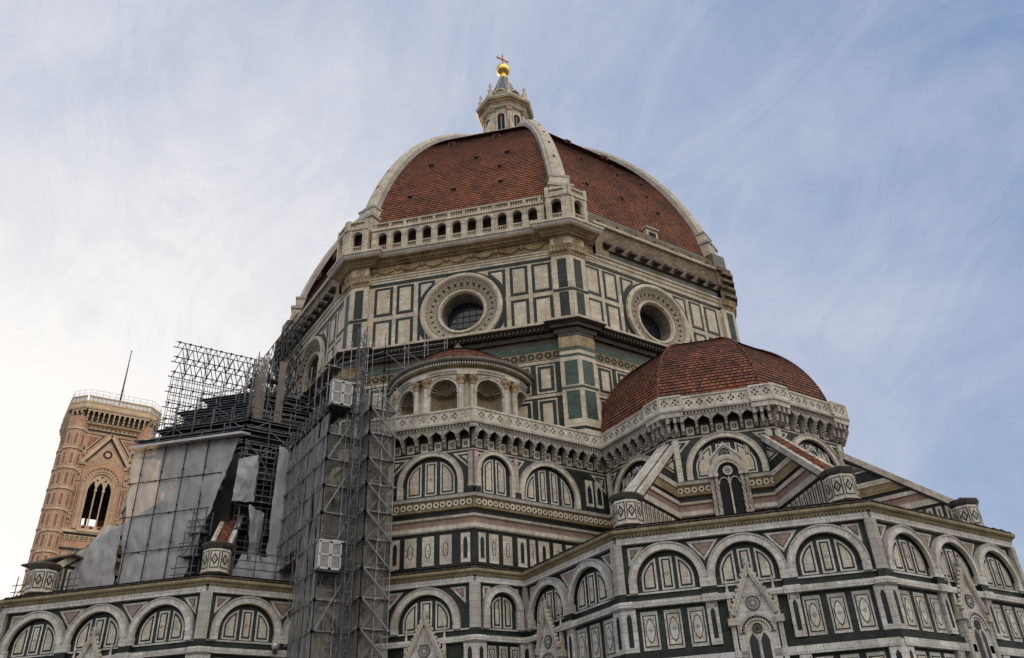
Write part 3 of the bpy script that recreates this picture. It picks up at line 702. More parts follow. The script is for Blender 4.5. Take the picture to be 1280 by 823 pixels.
for a in NA:
    for k in range(16):
        A = PI-PI*k/16; B = PI-PI*(k+1)/16; xa, xb = a+NH*math.cos(A), a+NH*math.cos(B); za, zb = ZS+1.26*math.sin(A), ZS+1.26*math.sin(B)
        b.face([exw(xa, za), exw(xb, zb), exw(xb, ZT), exw(xa, ZT)], 'panel_marble')
    for s in (-1, 1): b.face([exw(a+s*(NH+4.5), ZT-.25, ER+.03), exw(a+s*(NH+1.5), ZT-.25, ER+.03), exw(a+s*(NH+4.0), ZT-1.0, ER+.03)][::-s], 'green_marble')
exwall = obj('exedra_wall', b, ex)
for a in NA:
    f = F(-45+a, ER, (EXC.x, EXC.y)); b = MB(); h = 1.3; n = 14
    # concave niche: half cylinder with a ribbed shell
    for i in range(n):
        A, B = PI*i/n, PI*(i+1)/n; p = lambda t: (h*math.cos(t), -h*math.sin(t)-.08)
        (ua, wa), (ub, wb) = p(A), p(B)
        b.face([f(ub, Z0, wb), f(ua, Z0, wa), f(ua, ZS, wa), f(ub, ZS, wb)], 'niche_stone')
        for j in range(6):
            C, D = PI/2*j/6, PI/2*(j+1)/6; rr = 1+.0*(i % 2)
            q = lambda t, c: f(h*math.cos(t)*math.cos(c)*(1-.03*(i % 2)), ZS+h*math.sin(c), -h*math.sin(t)*math.cos(c)*(1-.08*(i % 2))-.08)
            b.face([q(B, C), q(A, C), q(A, D), q(B, D)], 'niche_stone')
    for i in range(1, 12):
        t = PI*i/12; b.tube(f(0, ZS+.12, -.55*h-.3), f(h*.97*math.cos(t), ZS+h*.97*math.sin(t), -.12), .035, 'niche_stone', 4, .07)
    b.ring(f, 0, ZS, 1.22, 1.42, -.25, .1, 'white_marble', 0, PI, 20); b.ring(f, 0, ZS, 1.42, 1.5, -.1, .16, 'grey_marble', 0, PI, 20)
    for s in (-1, 1): b.box(f, s*1.32-.1, s*1.32+.1, Z0, ZS, -.35, .1, 'white_marble'); b.box(f, s*1.34-.16, s*1.34+.16, ZS-.18, ZS, -.3, .16, 'grey_marble')
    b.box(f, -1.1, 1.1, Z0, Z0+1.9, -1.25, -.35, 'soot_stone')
    obj('shell_niche', b, ex)
for a in (-92, -55.5, -18.5, 18.5, 55.5, 92):
    b = MB()
    for da in (-4.4, 4.4):
        c = exw(a+da, 28.5, ER+.2)
        b.lathe(c, [(.36, 0), (.36, 1.8), (.27, 1.95), (.29, 4), (.25, 6.6)], 'white_marble', 12)
        b.lathe(c, [(.25, 6.6), (.33, 6.7), (.28, 6.8), (.36, 7.1), (.44, 7.45), (.34, 7.5)], 'carved', 8)
        for i in range(6): t = i*PI/3; b.lathe(c+Vector((.34*math.cos(t), .34*math.sin(t), 7.2)), [(0, -.2), (.1, -.1), (.13, .1), (0, .26)], 'carved', 5)
    f = F(-45+a, ER, (EXC.x, EXC.y)); b.box(f, -.85, .85, 36.0, 36.35, -.2, .55, 'white_marble')
    obj('twin_columns', b, ex)
b = MB(); b.sweep(arcpath(ER), [(-.2, 36.3), (.12, 36.3), (.12, 36.5), (.2, 36.52), (.2, 36.75), (.1, 36.8), (.1, 37.0), (.4, 37.05), (.42, 37.25), (.75, 37.3), (.85, 37.4), (.88, 37.62), (.4, 37.7), (-2, 38.2)], ['white_marble', 'grey_marble', 'white_marble', 'white_marble', 'grey_marble', 'carved', 'tawny', 'tawny', 'grey_stone', 'grey_stone', 'grey_stone', 'grey_stone', 'small_tile'])
for i in range(100):
    a = -90+180*i/99; f = F(-45+a, ER, (EXC.x, EXC.y)); b.box(f, -.055, .055, 37.02, 37.24, .1, .62, 'white_marble')
obj('cornice', b, ex)
b = MB(); apex = dg*27.7+Vector((0, 0, 41.3)); n = 22
for i in range(n):
    a, c = -95+190*i/n, -95+190*(i+1)/n
    for j in range(12):
        t0, t1 = j/12, (j+1)/12
        q = lambda x, t, dz=0: exw(x, 37.66, ER+.6).lerp(apex, t)+Vector((0, 0, .45*math.sin(PI*t)+dz))
        b.face([q(a, t0, .06), q(c, t0, .06), q(c, t1), q(a, t1)], 'small_tile', [(a*.11, t0*7), (c*.11, t0*7), (c*.11*(1-t1*.0), t1*7), (a*.11, t1*7)])
for i in range(0, n+1, 2):
    a = -95+190*i/n; b.tube(exw(a, 37.85, ER+.55), apex+Vector((0, 0, .15)), .1, 'small_tile', 5)
b.lathe(apex, [(.5, -.3), (.4, .2), (.15, .5), (0, .8)], 'grey_stone', 8)
obj('exedra_roof', b, ex)
# ------------------------------------------------------------------ plan lines shared by both sides
h0 = A0*math.tan(PI/8)
c1 = (28.1, -A0); c2 = (EC+h0, -A0); c3 = (EC+A0, -h0); c4 = (EC+A0, h0); c5 = (EC+h0, A0); c6 = (28.1, A0)
AB = (27.95, -23.0)
LOWE = [AB, c1, c2, c3, c4, c5, c6]
LOW = [mir(p) for p in LOWE[::-1]]+LOWE
hb = AB_*math.tan(PI/8)
UC = 31.65; u1 = (27.4, -AB_); u2 = (UC+hb, -AB_); u3 = (UC+AB_, -hb); u4 = (UC+AB_, hb); u5 = (UC+hb, AB_); u6 = (27.4, AB_)
UB = (27.4, -22.65)
UPE = [UB, u1, u2, u3, u4, u5, u6]; UPW = [mir(p) for p in UPE[::-1]]; UP = UPW+UPE
# cores that close the volumes
b = MB()
for poly, zt in ((octo(A0-.35, (EC, 0)), 18.0), (octo(A0-.35, (0, -EC)), 18.0), ([(17, -27.7), (22.8, -27.6), (27.6, -22.8), (27.7, -17), (15, -10)], 18.0), ([(14, -27.1), (22.4, -27.1), (27.1, -22.4), (27.1, -9), (14, -9)], 29.6), (octo(AB_-.35, (UC, 0)), 29.7), (octo(AB_-.35, (0, -UC)), 29.7)):
    n = len(poly)
    for i in range(n):
        p, q = poly[i], poly[(i+1) % n]; b.face([(*p, 0), (*q, 0), (*q, zt), (*p, zt)], 'grey_stone')
    b.face([(*p, zt) for p in poly], 'soot_stone')
obj('masonry_core', b, cath)
def flower(b, f, u, z, w, s=.09, mat='black_marble'):
    for du, dz in ((s*1.1, 0), (-s*1.1, 0), (0, s*1.1), (0, -s*1.1)):
        q = [(u+du-s*.6, z+dz), (u+du, z+dz-s*.6), (u+du+s*.6, z+dz), (u+du, z+dz+s*.6)]; b.face([f(x, y, w) for x, y in q], mat)
PAN = [(0, 'pure_marble'), (.12, 'black_marble'), (.22, 'panel_marble')]
def rounded(u0, u1, z0, z1, k=.42):
    """lobed panel outline: narrow shape with bellied middle and round ends"""
    c = (u0+u1)/2; h = (u1-u0)/2; pts = []; r = h
    for i in range(9): A = -PI+PI*i/8; pts.append((c+r*.8*math.cos(A), z0+r*.9+r*.9*math.sin(A)))
    pts.append((u1, z0+r*1.6)); pts.append((u1, z1-r*1.6))
    for i in range(9): A = PI*i/8; pts.append((c+r*.8*math.cos(A), z1-r*.9+r*.9*math.sin(A)))
    pts.append((u0, z1-r*1.6)); pts.append((u0, z0+r*1.6)); return pts
def ogee(u0, u1, z0, z1):
    c = (u0+u1)/2; h = (u1-u0)/2
    half = [(1, 1.55), (.72, 1.42), (.74, 1.1), (.55, .62), (.28, .28), (0, 0)]
    right_top = [(c+h*x, z1-h*y) for x, y in half]; left_top = [(c-h*x, z1-h*y) for x, y in half[-2::-1]]
    left_bot = [(c-h*x, z0+h*y) for x, y in half]; right_bot = [(c+h*x, z0+h*y) for x, y in half[-2::-1]]
    return right_top+left_top+left_bot+right_bot
def blind_arch(parent, f, cu, ro, zs, zb, npan, proj=.34, rw=.5, fancy=False):
    """raised archivolt with legs, dark reveal, inlaid tympanum"""
    b = MB(); ri = ro-rw; n = 28
    b.ring(f, cu, zs, ri, ro, 0, proj, 'white_marble', 0, PI, n); b.ring(f, cu, zs, ri-.001, ri+.08, 0, proj+.05, 'panel_marble', 0, PI, n)
    b.ring(f, cu, zs, ro-.1, ro+.005, 0, proj+.05, 'grey_marble', 0, PI, n)
    for s in (-1, 1):
        x0, x1 = sorted((cu+s*ri, cu+s*ro)); b.box(f, x0, x1, zb, zs, 0, proj, 'white_marble')
    b.ring(f, cu, zs, ri-.09, ri, 0, .13, 'black_marble', 0, PI, n)
    R_ = ri-.26; top = lambda u: max(zs+math.sqrt(max(0, R_*R_-(u-cu)**2)), zb+.2)
    def pan(ua, ub, ins=PAN):
        m = 12; arc = [(ub+(ua-ub)*i/m, top(ub+(ua-ub)*i/m)) for i in range(m+1)]
        b.nested(f, [(ua, zb+.12), (ub, zb+.12)]+arc, .01, ins, .02)
    g = R_*.145
    if npan == 3:
        cw = R_*.24; pan(cu-R_*.97, cu-cw-g); pan(cu+cw+g, cu+R_*.97)
        b.nested(f, [(cu-cw, zb+.12), (cu+cw, zb+.12), (cu+cw, zs+R_*.93), (cu-cw, zs+R_*.93)], .01, PAN+[(.26, 'panel_marble')], .02); flower(b, f, cu, zb+.12+(zs+R_*.93-zb)*.45, .1)
    elif npan == 2:
        pan(cu-R_*.92, cu-g*.7); pan(cu+g*.7, cu+R_*.92)
        for s in (-1, 1): flower(b, f, cu+s*R_*.42, zs+R_*.2, .075, .07)
    else:
        cw = R_*.33
        for s in (-1, 1):
            x0, x1 = sorted((cu+s*g*.6, cu+s*(g*.6+cw))); pan(x0, x1); flower(b, f, (x0+x1)/2, zs+R_*.2, .075, .07)
            x0, x1 = sorted((cu+s*(g*1.7+cw), cu+s*R_)); pan(x0, x1)
    return obj('blind_arch', b, parent)
def spandrel(b, f, pts, mats=None):
    b.nested(f, pts, .0, mats or [(0, 'white_marble'), (.16, 'black_marble'), (.2, 'pink_marble')], .025)
def lancet(b, f, u, z0, z1, w, hw=.17, mat='black_marble'):
    p = [(u-hw, z0), (u+hw, z0), (u+hw, z1-hw*1.8), (u+hw*.6, z1-hw*.8), (u, z1), (u-hw*.6, z1-hw*.8), (u-hw, z1-hw*1.8)]
    b.face([f(x, y, w) for x, y in p], mat)
# ------------------------------------------------------------------ low chapel walls
ALIAS.update({'white_marble': 'chapel_marble', 'panel_marble': 'chapel_panel'})
def rose(b, f, u, z, r, w, n=8):
    b.ring(f, u, z, r*.86, r, w, w+.06, 'black_marble', n=20); b.ring(f, u, z, .01, r*.28, w, w+.05, 'black_marble', n=10)
    for i in range(n):
        A = 2*PI*i/n; c, s = math.cos(A), math.sin(A); q = lambda x, y: f(u+c*x-s*y, z+s*x+c*y, w+.03)
        b.face([q(r*.32, -.02), q(r*.75, -r*.17), q(r*.82, 0), q(r*.75, r*.17), q(r*.32, .02)], 'black_marble')
def disc(b, f, u, z, r, w):
    b.ring(f, u, z, r*.9, r*1.02, w, w+.05, 'black_marble', n=24); b.ring(f, u, z, .005, r*.9, w, w+.02, 'pure_marble', n=24)
    for i in range(18):
        A = 2*PI*i/18; c, s = math.cos(A), math.sin(A); q = lambda x, y: f(u+c*x-s*y, z+s*x+c*y, w+.03)
        b.face([q(r*.25, -.012), q(r*.84, -.03), q(r*.84, .03), q(r*.25, .012)], 'black_marble')
def gable_window(parent, f, u, zap=15.3, zg=12.35, hw=1.25):
    b = MB(); W = .34
    b.prism(f, [(u-hw+.1, 9.5), (u+hw-.1, 9.5), (u+hw-.1, zg), (u, zap-.55), (u-hw+.1, zg)], 0, W, 'white_marble')
    for s in (-1, 1):
        a, c = f(u+s*hw*1.03, zg, W+.1), f(u, zap-.25, W+.1); b.bar(a, c, .14, .13, 'panel_marble', f.n); b.bar(a+f.n*.1, c+f.n*.1, .05, .06, 'grey_marble', f.n)
        for i in range(9):
            p = a.lerp(c, (i+.6)/9.5)+f.t*s*.17+Vector((0, 0, .08)); b.lathe(p, [(0, -.12), (.1, -.03), (.11, .06), (0, .16)], 'panel_marble', 5)
    b.lathe(f(u, zap-.35, W+.1), [(.17, 0), (.12, .15), (.26, .35), (.12, .5), (.2, .62), (.05, .75), (0, .95)], 'grey_marble', 8)
    gw = obj('gable_window', b, parent)
    b = MB(); disc(b, f, u, zg+.62, .42, W+.01); obj('gable_rose', b, gw)
    b = MB(); zc = 11.3; ro = 1.0
    for k, (r0, r1, w1, mt) in enumerate(((.92, 1.06, W+.16, 'grey_marble'), (.78, .92, W+.08, 'black_marble'), (.7, .78, W+.12, 'white_marble'))): b.ring(f, u, zc, r0, r1, 0, w1, mt, 0, PI, 20)
    for i in range(16): A = PI*(i+.5)/16; b.lathe(f(u+.85*math.cos(A), zc+.85*math.sin(A), W+.08), [(0, -.05), (.05, 0), (0, .05)], 'white_marble', 4)
    b.prism(f, [(u+.7*math.cos(PI*i/16), zc+.7*math.sin(PI*i/16)) for i in range(17)]+[(u-.7, 8), (u+.7, 8)], 0, W+.02, 'panel_marble')
    obj('window_arch', b, gw)
    b = MB(); rose(b, f, u, zc+.22, .3, W+.04, 8)
    for s in (-1, 1): lancet(b, f, u+s*.34, 8, zc-.02, W+.04, .24, 'glass')
    b.box(f, u-.05, u+.05, 8, zc-.1, W+.02, W+.12, 'white_marble'); obj('tracery', b, gw)
    for s in (-1, 1):
        b = MB(); x = u+s*(hw+.12)
        b.box(f, x-.13, x+.13, 8, 12.0, 0, W+.1, 'white_marble'); b.box(f, x-.26, x+.26, 11.75, 12.15, 0, W+.3, 'panel_marble'); b.box(f, x-.11, x+.11, 12.15, 13.5, .05, .3, 'panel_marble'); b.box(f, x-.16, x+.16, 13.45, 13.6, .02, .34, 'grey_marble')
        b.lathe(f(x, 13.6, .18), [(.14, 0), (.05, .6), (.08, .7), (0, 1.0)], 'panel_marble', 6)
        for i in range(3): b.box(f, x-.03, x+.03, 8, 11.7, W+.1, W+.13, 'grey_marble')
        obj('pinnacle', b, gw)
def low_face(p, q, arches, ro=2.42, cen=None, panels=True):
    """one side of the low wall between plan points p -> q"""
    f = frame2(p, q); H = f.h; b = MB(); W = 'white_marble'
    b.box(f, -H, H, 0, 17.35, -.3, 0, 'green_marble')
    for (z0, z1, w1, mt) in ((13.36, 13.72, .38, W), (14.16, 14.26, .1, W), (10.35, 10.75, .2, 'black_marble'), (9.9, 10.35, .34, W), (6.2, 6.6, .3, W), (5.4, 5.9, .4, W), (0, 1.6, .5, 'grey_marble')):
        b.box(f, -H, H, z0, z1, -.2, w1, mt)
    for cu, n in arches:
        for (z0, z1) in ((10.9, 13.12), (6.9, 9.7)):
            k = 3
            bw = (ro*2-.55)/k
            for i in range(k):
                x0 = cu-ro+.28+bw*i+bw*.14; x1 = x0+bw*.72
                if cen is not None and abs(cu-cen) < .1 and (x1 > cu-1.45 and x0 < cu+1.45):
                    continue
                b.box(f, x0, x1, z0-.02, z1, 0, .06, W)
                b.nested(f, [(x0+.1, z0+.16), (x1-.1, z0+.16), (x1-.1, z1-.2), (x0+.1, z1-.2)], .06, [(0, 'black_marble'), (.07, 'panel_marble')], .012)
                xa, xb = x0+.22, x1-.22; b.prism(f, ogee(xa, xb, z0+.36, z1-.38), .072, .094, 'black_marble'); b.prism(f, ogee(xa+.06, xb-.06, z0+.45, z1-.47), .09, .104, 'pure_marble'); flower(b, f, (x0+x1)/2, (z0+z1)/2, .112, .075)
    wall = obj('chapel_wall', b, cath)
    for cu, n in arches:
        blind_arch(wall, f, cu, ro if not isinstance(n, tuple) else n[1], 17.22-(ro if not isinstance(n, tuple) else n[1]), 14.22, n if not isinstance(n, tuple) else n[0])
    # spandrels
    b = MB(); zt = 17.12; cs = [(cu, ro if not isinstance(n, tuple) else n[1]) for cu, n in arches]
    for (a, ra), (c, rc) in zip(cs, cs[1:]):
        m = (a+ra+c-rc)/2; spandrel(b, f, [(m-1.0, zt), (m, zt-1.25), (m+1.0, zt)][::1])
    a, ra = cs[0]; L = -H+.42; spandrel(b, f, [(L+.22, zt), (L+.22, zt-1.2), (min(a-.95*ra*.55, L+1.35), zt)])
    a, ra = cs[-1]; Rr = H-.42; spandrel(b, f, [(Rr-.22, zt), (max(a+.95*ra*.55, Rr-1.35), zt), (Rr-.22, zt-1.2)])
    b.box(f, -H, H, 17.3, 17.7, -.2, .3, W)
    obj('spandrels', b, wall)
    # pilaster strips under the arch springings
    xs = [(a+c)/2 for (a, _), (c, _) in zip(cs, cs[1:])]
    for x in xs:
        b = MB()
        b.box(f, x-.42, x+.42, 13.75, 14.22, 0, .36, 'black_marble'); b.box(f, x-.5, x+.5, 13.32, 13.76, 0, .5, W)
        for z0, z1 in ((10.85, 13.32), (6.7, 9.9)):
            b.box(f, x-.34, x+.34, z0, z1, 0, .28, W); lancet(b, f, x, z0+.35, z1-.35, .285, .14)
            for s in (-1, 1): lancet(b, f, x+s*.24, z1-.35, z1-.15, .285, .03)
        obj('pilaster', b, wall)
    if cen is not None: gable_window(wall, f, cen)
    return wall
PT = A0*math.tan(PI/8)*2
SP = 4.84
def corner(path, wd=.3):
    """white corner pilaster over three plan points"""
    b = MB(); P0, P1, P2 = [Vector((*p, 0)) for p in path]; d0 = (P0-P1).normalized(); d1 = (P2-P1).normalized()
    pa = [tuple((P1+d0*wd)[:2]), tuple(P1[:2]), tuple((P1+d1*wd)[:2])]
    b.sweep(pa, [(-.1, 14.2), (.33, 14.2), (.33, 17.32), (-.1, 17.32)], 'grey_marble')
    b.sweep(pa, [(-.1, 13.72), (.38, 13.72), (.38, 14.22), (-.1, 14.22)], ['black_marble', 'black_marble', 'white_marble'])
    pb = [tuple((P1+d0*(wd+.3))[:2]), tuple(P1[:2]), tuple((P1+d1*(wd+.3))[:2])]
    b.sweep(pb, [(-.1, 13.25), (.38, 13.3), (.5, 13.4), (.5, 13.62), (.4, 13.74), (-.1, 13.74)], 'white_marble')
    pc = [tuple((P1+d0*.75)[:2]), tuple(P1[:2]), tuple((P1+d1*.75)[:2])]
    b.sweep(pc, [(-.1, 0), (.26, 0), (.26, 13.3), (-.1, 13.3)], 'white_marble')
    b.sweep(pc, [(-.1, 10.3), (.3, 10.3), (.3, 10.8), (-.1, 10.8)], 'black_marble')
    for (A_, B_, s) in ((P0, P1, 1), (P1, P2, -1)):
        f = frame2(tuple(A_[:2]), tuple(B_[:2])); u = s*(f.h-.32)
        for z0, z1 in ((11.1, 13.05), (6.9, 9.7)): lancet(b, f, u, z0, z1, .27, .15)
    obj('corner_pilaster', b, cath)
three = [(-SP, 3), (0, 3), (SP, 3)]
for p, q in ((c2, c3), (c3, c4), (c4, c5)): low_face(p, q, three, cen=0)
fC = frame2(c1, c2); low_face(c1, c2, [((EC-SP-(c1[0]+c2[0])/2), 3), ((EC-(c1[0]+c2[0])/2), 3), ((EC+SP-(c1[0]+c2[0])/2), 3)][1:], cen=EC-(c1[0]+c2[0])/2)
low_face(AB, c1, [(.05, (2, 1.62))], ro=1.62)
low_face(mir(AB), AB, [(0, 3)], ro=2.5, cen=0)
low_face(mir(c1), mir(AB), [(-.05, (2, 1.62))], ro=1.62)
low_face(mir(c2), mir(c1), [(-(EC-(c1[0]+c2[0])/2)-SP, 3), (-(EC-(c1[0]+c2[0])/2), 3)], cen=-(EC-(c1[0]+c2[0])/2))
for p, q in ((mir(c4), mir(c3)), (mir(c3), mir(c2))): low_face(p, q, three, cen=0)
for i in range(1, len(LOW)-1): corner(LOW[i-1:i+2])
b = MB()
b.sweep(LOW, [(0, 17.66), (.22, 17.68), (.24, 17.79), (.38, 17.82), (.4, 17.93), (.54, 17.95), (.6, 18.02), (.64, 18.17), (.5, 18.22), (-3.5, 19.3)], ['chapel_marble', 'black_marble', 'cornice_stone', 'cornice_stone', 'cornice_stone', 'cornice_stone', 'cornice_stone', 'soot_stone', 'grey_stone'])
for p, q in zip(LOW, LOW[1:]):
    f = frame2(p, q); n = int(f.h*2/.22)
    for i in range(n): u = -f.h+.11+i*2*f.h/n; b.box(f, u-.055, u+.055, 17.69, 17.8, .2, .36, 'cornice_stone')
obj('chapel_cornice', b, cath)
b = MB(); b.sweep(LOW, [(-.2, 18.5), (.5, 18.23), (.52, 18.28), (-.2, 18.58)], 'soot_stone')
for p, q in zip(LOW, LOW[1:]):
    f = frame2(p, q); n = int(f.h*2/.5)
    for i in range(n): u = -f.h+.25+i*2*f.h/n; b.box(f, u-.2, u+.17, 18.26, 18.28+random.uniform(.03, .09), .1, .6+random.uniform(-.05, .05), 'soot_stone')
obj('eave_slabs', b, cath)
b = MB(); b.sweep(LOW, [(-.3, 18.7), (-8.5, 19.9)], 'small_tile', cap=False); obj('chapel_roof', b, cath)
ALIAS.clear()
# ------------------------------------------------------------------ upper storey walls
UPROF = [(-.3, 18.0), (.35, 18.0), (.4, 18.35), (.1, 18.5), (.08, 18.85), (0, 18.9), (0, 21.38), (.1, 21.4), (.22, 21.5), (.22, 21.8), (.05, 21.85), (.05, 22.32), (.2, 22.35), (.26, 22.52), (.05, 22.56), (.05, 22.95), (.28, 23.0), (.3, 23.75), (.45, 23.8), (.48, 24.05), (.1, 24.12), (0, 24.2), (0, 27.6), (.1, 27.65), (.1, 27.75), (0, 27.8), (0, 29.4)]
UMATS = ['white_marble', 'white_marble', 'grey_marble', 'black_marble', 'black_marble', 'black_marble', 'green_marble', 'white_marble', 'white_marble', 'white_marble', 'pink_marble', 'white_marble', 'white_marble', 'grey_marble', 'black_marble', 'tawny', 'tawny', 'grey_marble', 'grey_marble', 'grey_marble', 'black_marble', 'green_marble', 'grey_marble', 'grey_marble', 'grey_marble', 'black_marble']
b = MB(); b.sweep(UP, UPROF, UMATS, cap=False)
for p, q in zip(UP, UP[1:]):
    f = frame2(p, q); n = max(1, int(f.h*2/.5))
    for i in range(n): u = -f.h+(i+.5)*2*f.h/n; b.ring(f, u, 23.4, .1, .23, .28, .34, 'panel_marble', n=10); b.ring(f, u, 23.4, .005, .1, .28, .31, 'black_marble', n=6); b.box(f, u+.22, u+.27, 23.1, 23.7, .28, .32, 'soot_stone')
upw = obj('upper_wall', b, cath)
def upper_face(p, q, arches, zs_, panels=None, tab=False):
    f = frame2(p, q)
    for cu, ro, n in arches: blind_arch(upw, f, cu, ro, 27.8-ro, 24.2, n, .3, .42 if ro < 2.9 else .46)
    zt = 27.5
    cs = arches
    for (a, ra, _), (c, rc, _) in zip(cs, cs[1:]):
        m = (a+ra+c-rc)/2; g = min(1.0, .6+abs(m-a-ra)); b = MB(); b.nested(f, [(m-.95, zt), (m, zt-1.2), (m+.95, zt)], 0, [(0, 'white_marble'), (.15, 'black_marble'), (.3, 'white_marble')], .025); obj('spandrel_panel', b, upw)
    if cs:
        a, ra, _ = cs[0]; L = -f.h+.12; b = MB(); b.nested(f, [(L, zt), (L, zt-1.5), (min(a-ra*.55, L+1.5), zt)], 0, [(0, 'white_marble'), (.15, 'black_marble'), (.3, 'white_marble')], .025); obj('spandrel_panel', b, upw)
        a, ra, _ = cs[-1]; L = f.h-.12; b = MB(); b.nested(f, [(L, zt), (max(a+ra*.55, L-1.5), zt), (L, zt-1.5)], 0, [(0, 'white_marble'), (.15, 'black_marble'), (.3, 'white_marble')], .025); obj('spandrel_panel', b, upw)
    for (x0, x1, kind) in panels or ():
        z0, z1 = 18.98, 21.15
        b = MB(); b.box(f, x0, x1, z0, z1, 0, .05, 'white_marble')
        if kind == 'p':
            b.nested(f, [(x0+.16, z0+.4), (x1-.16, z0+.4), (x1-.16, z1-.4), (x0+.16, z1-.4)], .05, [(0, 'grey_marble'), (.03, 'white_marble')], .01)
            b.nested(f, rounded(x0+.24, x1-.24, z0+.55, z1-.5), .07, [(0, 'black_marble'), (.055, 'panel_marble')], .012); flower(b, f, (x0+x1)/2, (z0+z1)/2, .1, .06)
        else: lancet(b, f, (x0+x1)/2, z0+.3, z1-.25, .056, .16)
        obj('inlaid_panel', b, upw)
    return f
upper_face(mir(UB), UB, [(0, 2.62, 3)], 0, [(-3.05, -2.35, 'l'), (-1.95, -1.05, 'p'), (-.6, .3, 'p'), (.75, 1.65, 'p'), (2.35, 3.05, 'l')])
yB = (u1[1]+UB[1])/2
upper_face(UB, u1, [(-20.77-yB, 1.78, 2), (-15.72-yB, 2.95, 4)], 0, [(-22.3-yB, -21.7-yB, 'l'), (-21.4-yB, -20.6-yB, 'p'), (-20.2-yB, -19.4-yB, 'p'), (-18.9-yB, -18.1-yB, 'l'), (-17.8-yB, -17.3-yB, 'p'), (-17.0-yB, -16.0-yB, 'l'), (-15.6-yB, -14.8-yB, 'p'), (-14.4-yB, -13.6-yB, 'l'), (-13.2-yB, -12.4-yB, 'p'), (-12-yB, -11.2-yB, 'l')])
f = frame2(UB, u1); b = MB()
for y in (-11.6, -10.6): b.box(f, y-yB-.36, y-yB+.36, 24.2, 26.9, 0, .1, 'white_marble'); lancet(b, f, y-yB, 24.9, 26.5, .105, .22); b.box(f, y-yB-.4, y-yB+.4, 24.2, 24.6, 0, .2, 'black_marble')
obj('lancets', b, upw)
for y in (-22.47, -18.83):
    b = MB(); b.box(f, y-yB-.17, y-yB+.17, 24.5, 27.5, 0, .22, 'rose_marble'); b.box(f, y-yB-.24, y-yB+.24, 24.1, 24.6, 0, .4, 'black_marble'); obj('colonnette', b, upw)
fA = frame2(mir(UB), UB)
for u in (-3.19, 3.19):
    b = MB(); b.box(fA, u-.17, u+.17, 24.6, 27.5, 0, .22, 'rose_marble'); b.box(fA, u-.24, u+.24, 24.15, 24.6, 0, .42, 'black_marble'); b.box(fA, u-.22, u+.22, 24.6, 24.8, 0, .3, 'grey_marble'); obj('colonnette', b, upw)
def ptab(f, u=0):
    """tall pointed two-light window with twisted shafts under the big arch of a tribune side"""
    b = MB(); zc = 24.2
    p = [(u-.82, 19), (u+.82, 19), (u+.82, zc)]+[(u+.82*math.cos(PI*i/14), zc+1.0*math.sin(PI*i/14)) for i in range(1, 14)]+[(u-.82, zc)]
    b.prism(f, p, -.1, .5, 'dark_void')
    for r0, r1, w1, mt in ((.82, 1.0, .66, 'white_marble'), (1.0, 1.16, .74, 'grey_marble'), (1.16, 1.36, .6, 'panel_marble')):
        n = 16
        for k in range(n):
            A, B = PI*k/n, PI*(k+1)/n; q = lambda r, t, w: f(u+r*math.cos(t), zc+r*1.16*math.sin(t), w)
            b.face([q(r0, A, w1), q(r1, A, w1), q(r1, B, w1), q(r0, B, w1)], mt); b.face([q(r1, A, w1), q(r1, A, 0), q(r1, B, 0), q(r1, B, w1)], mt); b.face([q(r0, B, w1), q(r0, B, 0), q(r0, A, 0), q(r0, A, w1)], mt)
    tw = obj('pointed_window', b, upw)
    for s in (-1, 1):
        b = MB()
        for j, (x, r) in enumerate(((.95, .14), (1.27, .16))):
            c = f(u+s*x, 19, .6-.12*j); 
            n = 34
            for k in range(n):
                za, zb = 19+5.2*k/n, 19+5.2*(k+1)/n
                for m in range(3):
                    A = k*.75+m*2*PI/3; B = A+.75
                    b.tube(f(u+s*x+r*.55*math.cos(A), za, .6-.12*j+r*.55*math.sin(A)), f(u+s*x+r*.55*math.cos(B), zb, .6-.12*j+r*.55*math.sin(B)), r*.55, 'white_marble' if m else 'grey_marble', 5)
            b.box(f, u+s*x-.2, u+s*x+.2, 24.05, 24.3, 0, .85, 'white_marble')
        obj('twisted_shaft', b, tw)
    b = MB(); b.box(f, u-.06, u+.06, 19, 24.0, .5, .62, 'white_marble'); b.ring(f, u, 24.5, .26, .36, .5, .6, 'white_marble', n=16)
    for i in range(6): A = PI*i/3; b.ring(f, u+.16*math.cos(A), 24.5+.16*math.sin(A), .06, .1, .5, .58, 'white_marble', n=8)
    for s in (-1, 1):
        for k in range(8):
            A, B = PI*k/8, PI*(k+1)/8; b.tube(f(u+s*.41+.36*math.cos(A), 23.5+.5*math.sin(A), .55), f(u+s*.41+.36*math.cos(B), 23.5+.5*math.sin(B), .55), .045, 'white_marble', 4)
    for z in (20.2, 21.2, 22.2): b.box(f, u-.8, u+.8, z-.02, z+.02, .5, .53, 'iron')
    obj('tracery', b, tw)
    # gable shape with rose inlaid in the tympanum
    b = MB()
    b.nested(f, [(u-1.35, 24.6), (u+1.35, 24.6), (u+1.25, 25.9), (u+.5, 26.5), (u, 27.05), (u-.5, 26.5), (u-1.25, 25.9)], .05, [(0, 'white_marble'), (.12, 'black_marble'), (.19, 'grey_marble')], .03)
    rose(b, f, u, 26.05, .42, .14, 8); 
    for s in (-1, 1): b.nested(f, [(u+s*1.75+x*.2, 26.2+y*.45) for x, y in ((-1, -1), (1, -1), (.6, 1), (-1, 1))], .05, [(0, 'white_marble'), (.07, 'black_marble'), (.1, 'white_marble')], .02)
    obj('inlaid_gable', b, tw)
def trib_face(p, q, win=True):
    f = upper_face(p, q, [(0, 3.05, 3)], 0); W = 'white_marble'
    for s in (-1, 1): b = MB(); b.box(f, s*3.55-.22, s*3.55+.22, 24.2, 27.6, 0, .18, W); obj('angle_strip', b, upw)
    if win: ptab(f)
